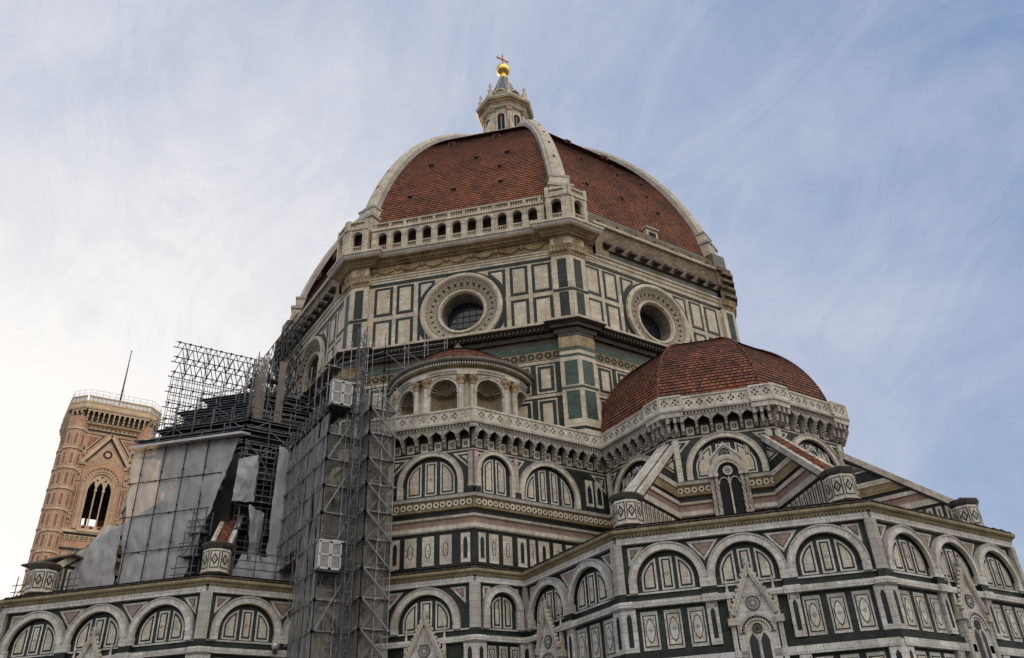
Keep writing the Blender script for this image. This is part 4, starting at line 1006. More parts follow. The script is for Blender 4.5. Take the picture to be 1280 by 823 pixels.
for p, q in ((u1, u2), (u2, u3), (u3, u4), (u4, u5)): trib_face(p, q)
for p, q in ((mir(u4), mir(u3)), (mir(u3), mir(u2)), (mir(u2), mir(u1))): trib_face(p, q, False)
# corbel table, dentils and pierced balustrade
br_mesh = None
def corbel():
    b = MB(); f = F(-90, 0)   # n = -y ; u along +x
    pr = [(0, 27.95), (.14, 28.0), (.2, 28.25), (.36, 28.3), (.42, 28.55), (.6, 28.6), (.68, 28.85), (.72, 29.3), (0, 29.3)]
    for k in range(len(pr)-1):
        (a, za), (c, zc) = pr[k], pr[k+1]; b.face([f(-.11, za, a), f(.11, za, a), f(.11, zc, c), f(-.11, zc, c)], 'grey_marble')
    for s in (-1, 1):
        pts = [f(s*.11, z, w) for w, z in pr]; b.face(pts if s > 0 else pts[::-1], 'grey_marble')
    b.lathe(f(0, 28.1, .28), [(0, -.1), (.09, -.04), (.09, .06), (0, .12)], 'white_marble', 6); b.lathe(f(0, 28.42, .52), [(0, -.1), (.09, -.04), (.09, .06), (0, .12)], 'white_marble', 6)
    return b
cb = None
OV = .82
BALW = MB()
b = MB()
b.sweep(UP, [(0, 29.28), (OV-.06, 29.28), (OV-.06, 29.36), (OV, 29.38), (OV, 29.56), (OV+.12, 29.6), (OV+.14, 29.75), (OV+.05, 29.8), (-.4, 29.8), (-4.5, 29.9)], ['black_marble', 'white_marble', 'grey_marble', 'white_marble', 'white_marble', 'grey_marble', 'white_marble', 'grey_stone', 'grey_stone'])
for p, q in zip(UP, UP[1:]):
    f = frame2(p, q); h = f.h+(.3 if 1 else 0); n = int(f.h*2/.26)
    for i in range(n): u = -f.h+(i+.5)*2*f.h/n; b.box(f, u-.06, u+.06, 29.4, 29.54, OV-.04, OV+.07, 'soot_stone')
cornb = obj('corbel_table', b, cath)
def arch_plate(b, f, x0, x1):
    """front plate between two corbels with a pointed cusped opening"""
    w = OV-.1; c = (x0+x1)/2; h = (x1-x0)/2; zt = 29.3; zb = 28.55
    prof = [(0, 28.62), (.06, 28.9), (.32, 28.93), (.36, 29.02), (.68, 29.08), (1, 29.24)]
    for s in (-1, 1):
        for (a, za), (d, zd) in zip(prof, prof[1:]):
            ua, ud = c+s*h*(1-a), c+s*h*(1-d)
            q = [f(ua, za, w), f(ud, zd, w), f(ud, zt, w), f(ua, zt, w)]
            b.face(q if s < 0 else q[::-1], 'grey_marble')
            q = [f(ua, za, w-.16), f(ud, zd, w-.16), f(ud, zd, w), f(ua, za, w)]; b.face(q if s < 0 else q[::-1], 'grey_marble')
corbel_src = None; ncorb = 0
for p, q in zip(UP, UP[1:]):
    f = frame2(p, q); L = f.h*2; n = max(2, round(L/1.08)); st = L/n
    for i in range(n):
        b = MB(); x0 = -f.h+i*st; arch_plate(b, f, x0+.1, x0+st-.1); obj('corbel_arch', b, cornb); b = MB()
        c = x0+st/2; b.nested(f, [(c-.3, 27.9), (c+.3, 27.9), (c+.3, 28.62), (c-.3, 28.62)], .0, [(0, 'panel_marble'), (.12, 'white_marble')], .03); b.ring(f, c, 28.26, .08, .17, .05, .09, 'black_marble', n=10)
        obj('corbel_panel', b, cornb)
    for i in range(n+1):
        if i == n and q != UP[-1]: continue
        ang = math.atan2(f.t.y, f.t.x); pos = f(-f.h+i*st, 0, 0); M = Matrix.Translation(pos)@Matrix.Rotation(ang, 4, 'Z')
        if corbel_src is None: corbel_src = obj('corbel', corbel(), cornb); corbel_src.matrix_world = M
        else: copyto(corbel_src, M, cornb)
# balustrade
def pierced(b, f, u, w, s=.42, z0=29.92, z1=30.72, star=True):
    zc = (z0+z1)/2; r = (z1-z0)*.36; hh = (z1-z0)/2; n = 16; t = .07
    for k in range(n):
        A, B = 2*PI*k/n, 2*PI*(k+1)/n
        def e(a):
            c, s_ = math.cos(a), math.sin(a); l = min(s/abs(c) if abs(c) > 1e-6 else 9, hh/abs(s_) if abs(s_) > 1e-6 else 9); return (u+l*c, zc+l*s_)
        pa, pb = e(A), e(B); rr = lambda a, q=r: (u+q*(.86+.14*math.cos(4*a))*math.cos(a), zc+q*(.86+.14*math.cos(4*a))*math.sin(a)); ia, ib = rr(A), rr(B)
        for ww, rev in ((w, 0), (w-t*2, 1)):
            q = [f(*ia, ww), f(*pa, ww), f(*pb, ww), f(*ib, ww)]; b.face(q[::-1] if rev else q, 'white_marble')
        b.face([f(*ia, w), f(*ib, w), f(*ib, w-t*2), f(*ia, w-t*2)], 'grey_marble')
    for i in range(4):
        A = PI/4+PI/2*i; c_, s_ = math.cos(A), math.sin(A); b.bar(f(u+r*.9*c_, zc+r*.9*s_, w-t), f(u+r*.25*c_, zc+r*.25*s_, w-t), .05, .05, 'white_marble', f.n)
    b.ring(f, u, zc, r*.12, r*.34, w-t*1.6, w-t*.4, 'white_marble', n=10)
bw_ = OV+.02
def offpath(path, d):
    o = []
    for i in range(len(path)):
        ns = []
        if i > 0: v = Vector(path[i])-Vector(path[i-1]); v.normalize(); ns.append(Vector((v.y, -v.x)))
        if i < len(path)-1: v = Vector(path[i+1])-Vector(path[i]); v.normalize(); ns.append(Vector((v.y, -v.x)))
        m = (ns[0]+ns[-1]).normalized(); m = m/m.dot(ns[0]); o.append(tuple(Vector(path[i])+m*d))
    return o
BP = offpath(UP, bw_)
bal = bpy.data.objects.new('balustrade', None); link(bal, cath)
b = MB(); b.sweep(BP, [(-.16, 29.78), (.04, 29.78), (.04, 29.92), (-.16, 29.92)], 'white_marble'); b.sweep(BP, [(-.18, 30.72), (.02, 30.72), (.07, 30.78), (.07, 30.92), (-.2, 30.92), (-.18, 30.72)], 'white_marble'); obj('rail', b, bal)
for p, q in zip(BP, BP[1:]):
    f = frame2(p, q); n = max(1, round((f.h*2-.5)/.84)); st = (f.h*2-.5)/n; b = MB()
    for i in range(n): pierced(b, f, -f.h+.25+(i+.5)*st, 0, st/2)
    for u in (-f.h+.12, f.h-.12): b.box(f, u-.13, u+.13, 29.9, 30.75, -.16, .03, 'white_marble')
    obj('pierced_panel', b, bal)
# projecting corner turrets of the balustrade at the tribune corners
for c, sgn in (((u2, u1, u3), 1), ((u3, u2, u4), 1), ((u4, u3, u5), 1)):
    V, A_, B_ = [Vector((*x, 0)) for x in c]; da = (A_-V).normalized(); db = (B_-V).normalized(); wd = 1.35
    pth_ = [tuple((V+da*wd)[:2]), tuple(V[:2]), tuple((V+db*wd)[:2])]; b = MB()
    b.sweep(pth_, [(0, 29.2), (.98, 29.2), (1.02, 29.55), (1.12, 29.6), (1.12, 29.78), (1.02, 29.88), (.9, 29.9), (0, 29.9)], ['grey_marble', 'white_marble', 'white_marble', 'grey_marble', 'white_marble', 'grey_marble', 'grey_marble'])
    PP = offpath(pth_, 1.02)
    b.sweep(PP, [(-.16, 30.82), (.03, 30.82), (.07, 30.87), (.07, 31.02), (-.2, 31.02), (-.16, 30.82)], 'white_marble'); b.sweep(PP, [(-.15, 29.86), (.03, 29.86), (.03, 30.0), (-.15, 30.0)], 'white_marble')
    for p, q in zip(PP, PP[1:]):
        f = frame2(p, q); n = 2; st = f.h*2/n
        for i in range(n): pierced(b, f, -f.h+(i+.5)*st, 0, st/2, 30.0, 30.82)
        for u in (-f.h, f.h): b.box(f, u-.1, u+.1, 29.87, 30.9, -.16, .04, 'white_marble')
    for (f, s) in ((frame2(tuple(A_[:2]), tuple(V[:2])), 1), (frame2(tuple(V[:2]), tuple(B_[:2])), -1)):
        for k in range(3):
            u = s*(f.h-.1-k*.55)
            for (z0, z1, w1) in ((28.75, 29.22, .92), (28.35, 28.8, .62), (27.95, 28.4, .34)): b.box(f, u-.12, u+.12, z0, z1, 0, w1, 'grey_marble')
            b.lathe(f(u, 28.2, .5), [(0, -.2), (.13, -.1), (.15, .05), (.05, .2), (0, .3)], 'grey_marble', 6)
    obj('corner_turret', b, bal)
# tribune dome (east) and its southern twin behind the scaffold
def trad(z): return .5+math.sqrt(max(.02, 10.3**2-(z-29.8)**2))
b = tile_dome(EC+.1, 29.7, 39.9, trad, .33, 'small_tile', 0)
td = obj('tribune_dome', b, cath)
for k in range(8):
    b = MB(); a = R(22.5+45*k); pts = [(EC+.1+trad(29.7+10.1*i/20)*math.cos(a), trad(29.7+10.1*i/20)*math.sin(a), 29.75+10.1*i/20) for i in range(21)]
    for p, q in zip(pts, pts[1:]): b.tube(p, q, .1, 'small_tile', 5)
    obj('hip_tiles', b, td)
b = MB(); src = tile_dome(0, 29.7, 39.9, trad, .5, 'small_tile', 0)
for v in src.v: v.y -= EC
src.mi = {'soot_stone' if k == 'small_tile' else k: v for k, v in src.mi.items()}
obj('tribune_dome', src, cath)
# ------------------------------------------------------------------ buttress spurs with sloping tops, and their turrets
def spur(cx, cy, ang, top, r0=9.9, z0=27.6, r1=17.9, z1=21.1):
    a = R(ang); e = Vector((math.cos(a), math.sin(a), 0)); t = Vector((-math.sin(a), math.cos(a), 0)); C0 = Vector((cx, cy, 0)); hw = .5
    zt = lambda r: z0+(z1-z0)*(r-r0)/(r1-r0)
    rt_ = lambda z: r0+(z-z0)*(r1-r0)/(z1-z0)
    b = MB()
    bands = [(18.3, 19.0, 'black_marble', 0), (19.0, 21.15, 'green_marble', 0), (21.15, 21.35, 'black_marble', 0), (21.35, 21.8, 'white_marble', .12), (21.8, 22.4, 'pink_marble', .02), (22.4, 22.7, 'white_marble', .14), (22.7, 23.0, 'black_marble', .02), (23.0, 23.7, 'tawny', .14), (23.7, 24.1, 'white_marble', .22), (24.1, 24.5, 'black_marble', 0), (24.5, 27.4, 'green_marble', 0)]
    for s in (-1, 1):
        for za, zb, mt, pr in bands:
            ra, rb = min(r1+.5, rt_(za)-.02), min(r1+.5, rt_(zb)-.02)
            if rb < 9: continue
            o = t*s*(hw+pr)
            q = [C0+e*9+o+Vector((0, 0, za)), C0+e*ra+o+Vector((0, 0, za)), C0+e*rb+o+Vector((0, 0, zb)), C0+e*9+o+Vector((0, 0, zb))]
            b.face(q if s < 0 else q[::-1], mt)
            if pr > .05:
                oi = t*s*hw
                for z, r in ((za, ra), (zb, rb)): b.face([C0+e*9+oi+Vector((0, 0, z)), C0+e*r+oi+Vector((0, 0, z)), C0+e*r+o+Vector((0, 0, z)), C0+e*9+o+Vector((0, 0, z))], mt)
        # white triangle in the upper corner and the upright panels below
        tri = [(9.9, 25.0), (rt_(25.0)-.5, 25.0), (9.9, zt(9.9)-.9)]
        g = F(0, 0); g.t = e; g.n = -t if s < 0 else t; g.o = C0+t*s*hw
        b.nested(g, tri, .0, [(0, 'white_marble'), (.14, 'black_marble'), (.24, 'white_marble')], .02)
        x = 10.6
        while x < r1-.1:
            zz = min(21.1, zt(x+.42)-.5)
            if zz > 19.3: b.prism(g, [(x, 19.05), (x+.42, 19.05), (x+.42, min(21.1, zt(x+.42)-.35)), (x, min(21.1, zt(x)-.35))], 0, .05, 'white_marble'); lancet(b, g, x+.21, 19.3, zz-.1, .06, .06)
            x += .66
    sp = obj('buttress', b, cath)
    b = MB(); L = math.hypot(r1-r0, z1-z0); dr = (r1-r0)/L; dz = (z1-z0)/L
    P = lambda r, o, lift: C0+e*r+t*o+Vector((0, 0, zt(r)+lift))
    for s in (-1, 1):
        b.bar(P(r0-.4, s*(hw+.12), -.02), P(r1+.25, s*(hw+.12), -.02), .16, .22, 'white_marble')
        b.bar(P(r0-.4, s*(hw+.12), -.36), P(r1+.25, s*(hw+.12), -.36), .1, .1, 'black_marble')
    if top == 'tile':
        n = int(L/.26)
        for i in range(n):
            ra, rb = r0+(r1-r0)*i/n, r0+(r1-r0)*(i+1)/n
            for j in range(5):
                o0, o1 = -.62+1.24*j/5, -.62+1.24*(j+1)/5; l0 = random.uniform(.2, .26)
                b.face([P(ra, o0, l0-.04), P(ra, o1, l0-.04), P(rb, o1, l0+.06), P(rb, o0, l0+.06)][::-1], 'small_tile', [(j*.42+.02, i*.33+.02), (j*.42+.38, i*.33+.02), (j*.42+.38, i*.33+.29), (j*.42+.02, i*.33+.29)])
                b.face([P(rb, o0, l0-.1), P(rb, o1, l0-.1), P(rb, o1, l0+.06), P(rb, o0, l0+.06)], 'small_tile')
        obj('tiled_slope', b, sp)
    else:
        b.bar(P(r0-.4, 0, .1), P(r1+.25, 0, .1), .34, .2, 'white_marble')
        for o in (-.32, .32): b.bar(P(r0-.4, o, .12), P(r1+.25, o, .12), .03, .18, 'grey_stone')
        obj('stone_slope', b, sp)
    # turret at the foot
    c = C0+e*18.35; pl = [(c.x+1.0*math.cos(a+R(22.5+45*k)), c.y+1.0*math.sin(a+R(22.5+45*k))) for k in range(8)]
    b = MB(); b.sweep(pl, [(-.1, 18.2), (.32, 18.2), (.34, 18.45), (.1, 18.6), (0, 18.62), (0, 19.0), (.08, 19.05), (.02, 19.1), (0, 19.12), (0, 20.7), (.05, 20.75), (.05, 20.9), (.16, 21.0), (.18, 21.14), (.08, 21.2), (-1.1, 21.5)], ['white_marble', 'white_marble', 'grey_marble', 'black_marble', 'black_marble', 'white_marble', 'white_marble', 'white_marble', 'white_marble', 'black_marble', 'black_marble', 'grey_stone', 'soot_stone', 'grey_stone', 'grey_stone'], True)
    for k in range(8):
        f = F(ang+45*k, 1.0*math.cos(PI/8), (c.x, c.y)); z = 19.92
        b.nested(f, [(-.33, z-.62), (.33, z-.62), (.33, z+.62), (-.33, z+.62)], 0, [(0, 'black_marble'), (.07, 'white_marble')], .012)
        b.nested(f, [(-.26, z), (0, z-.42), (.26, z), (0, z+.42)], .024, [(0, 'black_marble'), (.1, 'panel_marble')], .012); b.face([f(-.05, z, .06), f(0, z-.08, .06), f(.05, z, .06), f(0, z+.08, .06)], 'black_marble')
    obj('turret', b, cath)
spur(EC, 0, -67.5, 'stone'); spur(EC, 0, -22.5, 'tile'); spur(EC, 0, 22.5, 'tile'); spur(0, -EC, -22.5, 'tile'); spur(0, -EC, -67.5, 'tile')

# ================================================================== BELL TOWER
bt = thing('bell_tower', 'tall square pink and white marble bell tower with arcaded crown, standing behind the scaffolds', 'bell tower', (-108, -33.9, 0))
def tobj(name, b, parent=None):
    p = parent or bt
    o = obj(name, b, p); o.matrix_parent_inverse = Matrix.Identity(4)
    if p is bt: o.matrix_parent_inverse = Matrix.Translation((108, 33.9, 0))
    return o
TC = (-108, -33.9); TH = 7.1
PK, CRM, RD, GR = 'tower_pink', 'tower_cream', 'tower_red', 'green_marble'
for ang in (0, 90, 180, 270):
    f = F(ang, TH, TC); b = MB(); W2 = 2.15; zs = 66.6; z0, z1 = 57.4, 80
    b.box(f, -TH, TH, 0, z0, -.6, 0, PK); b.box(f, -TH, -W2, z0, z1, -.6, 0, PK); b.box(f, W2, TH, z0, z1, -.6, 0, PK)
    n = 16
    for k in range(n):
        A, B = PI-PI*k/n, PI-PI*(k+1)/n; xa, za, xb, zb = W2*math.cos(A), zs+W2*1.05*math.sin(A), W2*math.cos(B), zs+W2*1.05*math.sin(B)
        b.face([f(xa, za, 0), f(xb, zb, 0), f(xb, z1, 0), f(xa, z1, 0)], PK); b.face([f(xb, zb, -.6), f(xa, za, -.6), f(xa, z1, -.6), f(xb, z1, -.6)], PK); b.face([f(xa, za, -.6), f(xb, zb, -.6), f(xb, zb, 0), f(xa, za, 0)], CRM)
    for z, h, mt, w_ in ((55.2, .9, CRM, .12), (56.2, .35, GR, .05), (56.6, .5, CRM, .3), (77.6, .35, GR, .05), (78.0, .8, CRM, .12), (53.2, .5, GR, .04), (50.0, .6, CRM, .25), (48, .5, GR, .05), (44, .6, CRM, .25)): b.box(f, -5.0, 5.0, z, z+h, -.2, w_, mt)
    for i in range(12):
        u = -4.6+i*.84; b.ring(f, u, 55.65, .2, .34, .1, .17, GR, n=8); b.nested(f, [(u-.3, 78.4), (u, 78.1), (u+.3, 78.4), (u, 78.7)], .12, [(0, RD)], .02)
    wall = tobj('tower_wall', b)
    # triple window
    b = MB()
    for r0, r1, w1, mt in ((2.15, 2.5, .2, CRM), (2.5, 2.85, .35, PK), (2.85, 3.25, .22, CRM), (3.25, 3.5, .4, PK)):
        for k in range(20):
            A, B = PI*k/20, PI*(k+1)/20; q = lambda r, t, w: f(r*math.cos(t), zs+r*1.05*math.sin(t), w)
            b.face([q(r0, A, w1), q(r1, A, w1), q(r1, B, w1), q(r0, B, w1)], mt); b.face([q(r1, A, w1), q(r1, A, 0), q(r1, B, 0), q(r1, B, w1)], mt); b.face([q(r0, B, w1), q(r0, B, 0), q(r0, A, 0), q(r0, A, w1)], mt)
        for s in (-1, 1):
            x0, x1 = sorted((s*r0, s*r1)); b.box(f, x0, x1, 57.4, zs, 0, w1, mt)
    for i in range(15): A = PI*(i+.5)/15; b.box(f, 3.05*math.cos(A)-.1, 3.05*math.cos(A)+.1, zs+3.2*math.sin(A)-.1, zs+3.2*math.sin(A)+.1, .2, .28, GR)
    b.box(f, -2.6, 2.6, 56.9, 57.5, -.3, .5, CRM)
    win = tobj('belfry_window', b, wall)
    b = MB()
    # pierced head with three trefoil lights and slim columns
    pl = [(-2.15, 66.0)]+[(2.15*math.cos(PI-PI*i/16), zs+2.2*math.sin(PI-PI*i/16)) for i in range(17)]+[(2.15, 66.0)]
    for i in range(3):
        c = -1.43+i*1.43
        pts = [(c-.62, 65.6), (c-.3, 66.5), (c, 67.0), (c+.3, 66.5), (c+.62, 65.6)]
        pts2 = [(c-.72, 66.0)]+pts[0:0]
    top = lambda u: zs+2.2*math.sqrt(max(0, 1-(u/2.16)**2))
    us_ = [-2.15+4.3*i/36 for i in range(37)]
    def low(u):
        c = min((-1.43, 0, 1.43), key=lambda c: abs(u-c)); d = abs(u-c)/.62
        return 65.5 if d > 1 else 65.5+1.7*(1-d)**.6
    for a, c in zip(us_, us_[1:]):
        la, lc = low(a), low(c)
        if top(a) > la or top(c) > lc: b.face([f(a, min(la, top(a)), -.1), f(c, min(lc, top(c)), -.1), f(c, top(c), -.1), f(a, top(a), -.1)], CRM); b.face([f(c, min(lc, top(c)), -.35), f(a, min(la, top(a)), -.35), f(a, top(a), -.35), f(c, top(c), -.35)], CRM)
    for x, z in ((-.75, 67.5), (.75, 67.5), (0, 68.2), (-1.3, 67.0), (1.3, 67.0)): b.ring(f, x, z, .01, .2, -.1, -.08, 'dark_void', n=10)
    tobj('window_head', b, win) if False else None
    hd = obj('window_head', b, wall)
    for x in (-.72, .72):
        b = MB(); b.tube(f(x, 57.4, -.22), f(x, 65.3, -.22), .13, CRM, 8); b.box(f, x-.24, x+.24, 65.2, 65.65, -.4, -.02, CRM); b.box(f, x-.2, x+.2, 57.4, 57.8, -.4, -.02, CRM); obj('column', b, wall)
    b = MB(); b.box(f, -2.15, 2.15, 57.5, 58.3, -.32, -.2, PK)
    for i in range(3): c = -1.43+i*1.43; b.nested(f, [(c-.35, 57.9), (c, 57.55), (c+.35, 57.9), (c, 58.25)], -.2, [(0, 'dark_void')], .01)
    obj('window_parapet', b, wall)
    # gable over the window
    b = MB()
    for s in (-1, 1):
        b.bar(f(s*4.5, 70.6, .3), f(0, 77.2, .3), .32, .25, CRM, f.n); b.bar(f(s*4.0, 70.6, .2), f(0, 76.4, .2), .12, .2, GR, f.n)
        b.nested(f, [(s*1.2, 77.0), (s*4.6, 77.0), (s*4.6, 72.2)], 0, [(0, GR), (.25, CRM), (.5, RD)], .03); b.box(f, min(s*3.6, s*4.9), max(s*3.6, s*4.9), 70.3, 70.8, 0, .4, CRM)
    b.ring(f, 0, 73.0, .5, .85, 0, .2, GR, n=20); b.ring(f, 0, 73.0, .15, .5, 0, .15, CRM, n=16)
    b.nested(f, [(-3.3, 71.0), (3.3, 71.0), (0, 75.8)], 0, [(0, CRM), (.2, PK), (.3, CRM), (.6, PK)], .03)
    obj('window_gable', b, wall)
    for s in (-1, 1):
        for z0, z1 in ((58.2, 59.9), (60.6, 66.0), (66.8, 69.6), (70.9, 73.4), (74.0, 77.0)):
            b = MB(); b.nested(f, [(s*4.4-.55, z0), (s*4.4+.55, z0), (s*4.4+.55, z1), (s*4.4-.55, z1)], 0, [(0, GR), (.13, CRM), (.3, RD if z1-z0 > 3 else PK)], .025)
            if z1-z0 < 3: b.ring(f, s*4.4, (z0+z1)/2, .12, .28, .07, .1, GR, n=10)
            obj('inlaid_panel', b, wall)
    for i in range(5):
        b = MB(); u = -3.6+i*1.8; b.nested(f, [(u-.7, 51), (u+.7, 51), (u+.7, 53), (u-.7, 53)], 0, [(0, GR), (.12, CRM), (.3, PK)], .03); obj('inlaid_panel', b, wall)
b = MB(); f = F(0, 0, TC); b.box(f, -4.5, 4.5, 62.3, 79, -1.5, 1.5, 'dark_void'); b.box(f, -6.4, 6.4, 79, 79.5, -6.4, 6.4, 'dark_void'); b.box(f, -.7, -.3, 52, 62.3, -.3, .3, 'soot_stone'); tobj('belfry_sky_block', b)  # dark slab added inside so less sky shows through the windows; ceiling above
for sx in (-1, 1):
    for sy in (-1, 1):
        c = (TC[0]+sx*6.5, TC[1]+sy*6.5); b = MB(); pl = octo(1.75, c)
        pr = [(0, 0)]; mt = []
        for z in (44, 48, 52, 56, 60.2, 64.4, 68.6, 72.8, 77.0):
            pr += [(0, z), (.12, z+.1), (.14, z+.45), (0, z+.55)]; mt += [PK, GR, CRM, CRM]
        pr += [(0, 80)]; mt += [PK]
        b.sweep(pl, pr, mt, True)
        for k in range(8):
            f = F(45*k, 1.75, c)
            for z in (48, 52, 56, 60.2, 64.4, 68.6, 72.8): b.nested(f, [(-.45, z+.95), (.45, z+.95), (.45, z+3.6), (-.45, z+3.6)], 0, [(0, CRM), (.16, RD)], .02)
        tobj('corner_buttress', b)
def chamf(h, c): return [(TC[0]+x, TC[1]+y) for x, y in ((h, -h+c), (h, h-c), (h-c, h), (-h+c, h), (-h, h-c), (-h, -h+c), (-h+c, -h), (h-c, -h))]
b = MB(); CH = chamf(8.1, 2.2)
b.sweep(CH, [(-2, 78.8), (-.3, 78.9), (-.2, 79.2), (-.25, 79.3), (-.25, 81.6), (.75, 81.7), (.85, 82.0), (.7, 82.1), (.7, 83.0), (.8, 83.05), (.8, 83.3), (.55, 83.35), (-9, 83.4)], [CRM, CRM, PK, 'soot_stone', CRM, CRM, CRM, CRM, CRM, CRM, CRM, 'grey_stone'], True)
crown = tobj('crown', b)
for p, q in zip(CH, CH[1:]+CH[:1]):
    f = frame2(p, q); n = max(2, round(f.h*2/.95)); st = f.h*2/n
    for i in range(n):
        b = MB(); u = -f.h+(i+.5)*st
        for (za, zb, w1) in ((79.3, 79.9, .1), (79.9, 80.6, .35), (80.6, 81.2, .6)): b.box(f, u-.14, u+.14, za, zb, -.3, w1, CRM)
        for k in range(6):
            A, B = PI-PI*k/6, PI-PI*(k+1)/6; r = st/2-.14; q_ = lambda t: (u+st/2+r*math.cos(t), 80.9+r*1.2*math.sin(t))
            (xa, za), (xb, zb) = q_(A), q_(B); b.face([f(xa, za, .6), f(xb, zb, .6), f(xb, 81.7, .6), f(xa, 81.7, .6)], CRM)
        b.face([f(u-.14, 81.1, .6), f(u+.14, 81.1, .6), f(u+.14, 81.7, .6), f(u-.14, 81.7, .6)], CRM)
        obj('corbel', b, crown)
b = MB(); PP = offpath([*CH, CH[0]], .65); b.sweep(PP, [(-.2, 84.3), (.05, 84.3), (.08, 84.6), (-.25, 84.65), (-.2, 84.3)], CRM)
for p, q in zip(PP, PP[1:]):
    f = frame2(p, q); n = max(2, round(f.h*2/.8)); st = f.h*2/n
    for i in range(n): pierced(b, f, -f.h+(i+.5)*st, 0, st/2, 83.3, 84.35)
tobj('parapet', b)
b = MB(); PP2 = offpath(PP, -.2)
for p, q in zip(PP2, PP2[1:]):
    n = max(2, round((Vector(q)-Vector(p)).length/1.2))
    for i in range(n): a = Vector(p).lerp(Vector(q), i/n); b.tube((a.x, a.y, 84.5), (a.x, a.y, 86.0), .03, 'iron', 4)
    for z in (85.2, 86.0): b.tube((*p, z), (*q, z), .025, 'iron', 4)
tobj('railing', b)
b = MB(); b.tube((-108, -33.2, 83.3), (-108, -33.1, 92), .22, 'dark_pipe', 8, .16); b.tube((-108, -33.1, 92), (-108, -33.1, 101), .16, 'dark_pipe', 8, .08); b.lathe((-108, -33.1, 101), [(0, -.1), (.2, .1), (0, .35)], 'iron', 8)
tobj('flagpole', b)
for a in range(4):
    b = MB(); b.tube((-108, -33.1, 92), (-108+3*math.cos(PI/4+a*PI/2), -33.1+3*math.sin(PI/4+a*PI/2), 83.4), .02, 'iron', 3); tobj('stay_wire', b)
# ================================================================== SCAFFOLDS
SCX = 'steel_pipe'; DKX = 'dark_pipe'
def jit(s=.05): return random.uniform(-s, s)
def tier(parent, path, z0, z1, depth, bay, lift, mat=SCX, deck='deck_board', boards=None, brace=True, rail=True, bp=.5, k_=1.0):
    k_ = 1.0 if rail else .72
    """tube scaffold along a plan path: each lift is one frame part plus a deck part"""
    inner = offpath(path, -depth); z = z0; L = 0
    while z < z1-.3:
        zt = min(z+lift, z1); b = MB()
        for k in range(len(path)-1):
            p, q, pi, qi = [Vector((*x, 0)) for x in (path[k], path[k+1], inner[k], inner[k+1])]
            n = max(1, round((q-p).length/bay))
            for i in range(n+1):
                t = i/n; a, ai = p.lerp(q, t), pi.lerp(qi, t); j = Vector((0, 0, jit(.25)))
                b.tube(a+Vector((0, 0, z-.1)), a+Vector((0, 0, zt+.15))+j, .05*k_, mat, 4); b.tube(ai+Vector((0, 0, z)), ai+Vector((0, 0, zt)), .045*k_, mat, 4)
                b.tube(a+Vector((0, 0, z+.04))+(a-ai).normalized()*.3, ai+Vector((0, 0, z+.04)), .042*k_, mat, 4)
                b.box(F(0, 0, (a.x, a.y)), -.09, .09, z-.06, z+.12, -.09, .09, mat)
                if brace and i < n and random.random() < (bp if rail else .12):
                    c = p.lerp(q, (i+1)/n); zz = (z, zt) if random.random() < .5 else (zt, z); b.tube(a+Vector((0, 0, zz[0])), c+Vector((0, 0, zz[1])), .042*k_, mat, 4)
            e = (q-p).normalized()*.35
            for h in ((0.05, .55, 1.05) if rail else (.05,)): 
                if z+h < zt+.05: b.tube(p-e+Vector((0, 0, z+h)), q+e+Vector((0, 0, z+h)), .042*k_, mat, 4)
            b.tube(pi+Vector((0, 0, z+.05)), qi+Vector((0, 0, z+.05)), .042*k_, mat, 4)
        obj('lift_frame', b, parent)
        if deck:
            b = MB(); b.sweep(offpath(path, -.05), [(0, z-.02), (0, z+.1), (-depth+.1, z+.1), (-depth+.1, z-.02), (0, z-.02)], deck); obj('deck', b, parent)
        z = zt
def opath(ap, c, a0, a1): return [tuple(Vector((c[0]+ap/math.cos(PI/8)*math.cos(R(a)), c[1]+ap/math.cos(PI/8)*math.sin(R(a))))) for a in range(0, 0)] or [(c[0]+ap/math.cos(PI/8)*math.cos(R(a)), c[1]+ap/math.cos(PI/8)*math.sin(R(a))) for a in (a0+45*i for i in range(int((a1-a0)/45)+1))]
SC_ = (0, -EC)
# stepped scaffold round the southern small dome
ts = thing('scaffold', 'dark stepped tube scaffold with plank decks, above the large grey sheet', 'scaffold', (0, -EC, 29.8))
def sobj(name, b, root):
    o = obj(name, b, root); return o
_obj = obj
def obj(name, b, parent=None):
    o = _obj(name, b, parent)
    if parent is not None and parent.type == 'EMPTY' and parent.parent is None and parent.location.length > 0: o.matrix_parent_inverse = Matrix.Translation(parent.location).inverted()
    return o
for ap, z0, z1 in ((12.3, 30.4, 33.2), (10.9, 33.2, 35.6), (9.3, 35.6, 37.8), (7.2, 37.8, 39.6)):
    pa = opath(ap, SC_, -67.5, 22.5); tier(ts, pa, z0, z1, 1.1, 1.9, 1.25, SCX, 'boards_and_shade')
    b = MB(); b.sweep(offpath(pa, -1.2), [(0, z0-.2), (0, z1-.25), (-2.2, z1+.1)], 'boards_and_shade', cap=False); obj('planks_and_shade', b, ts)
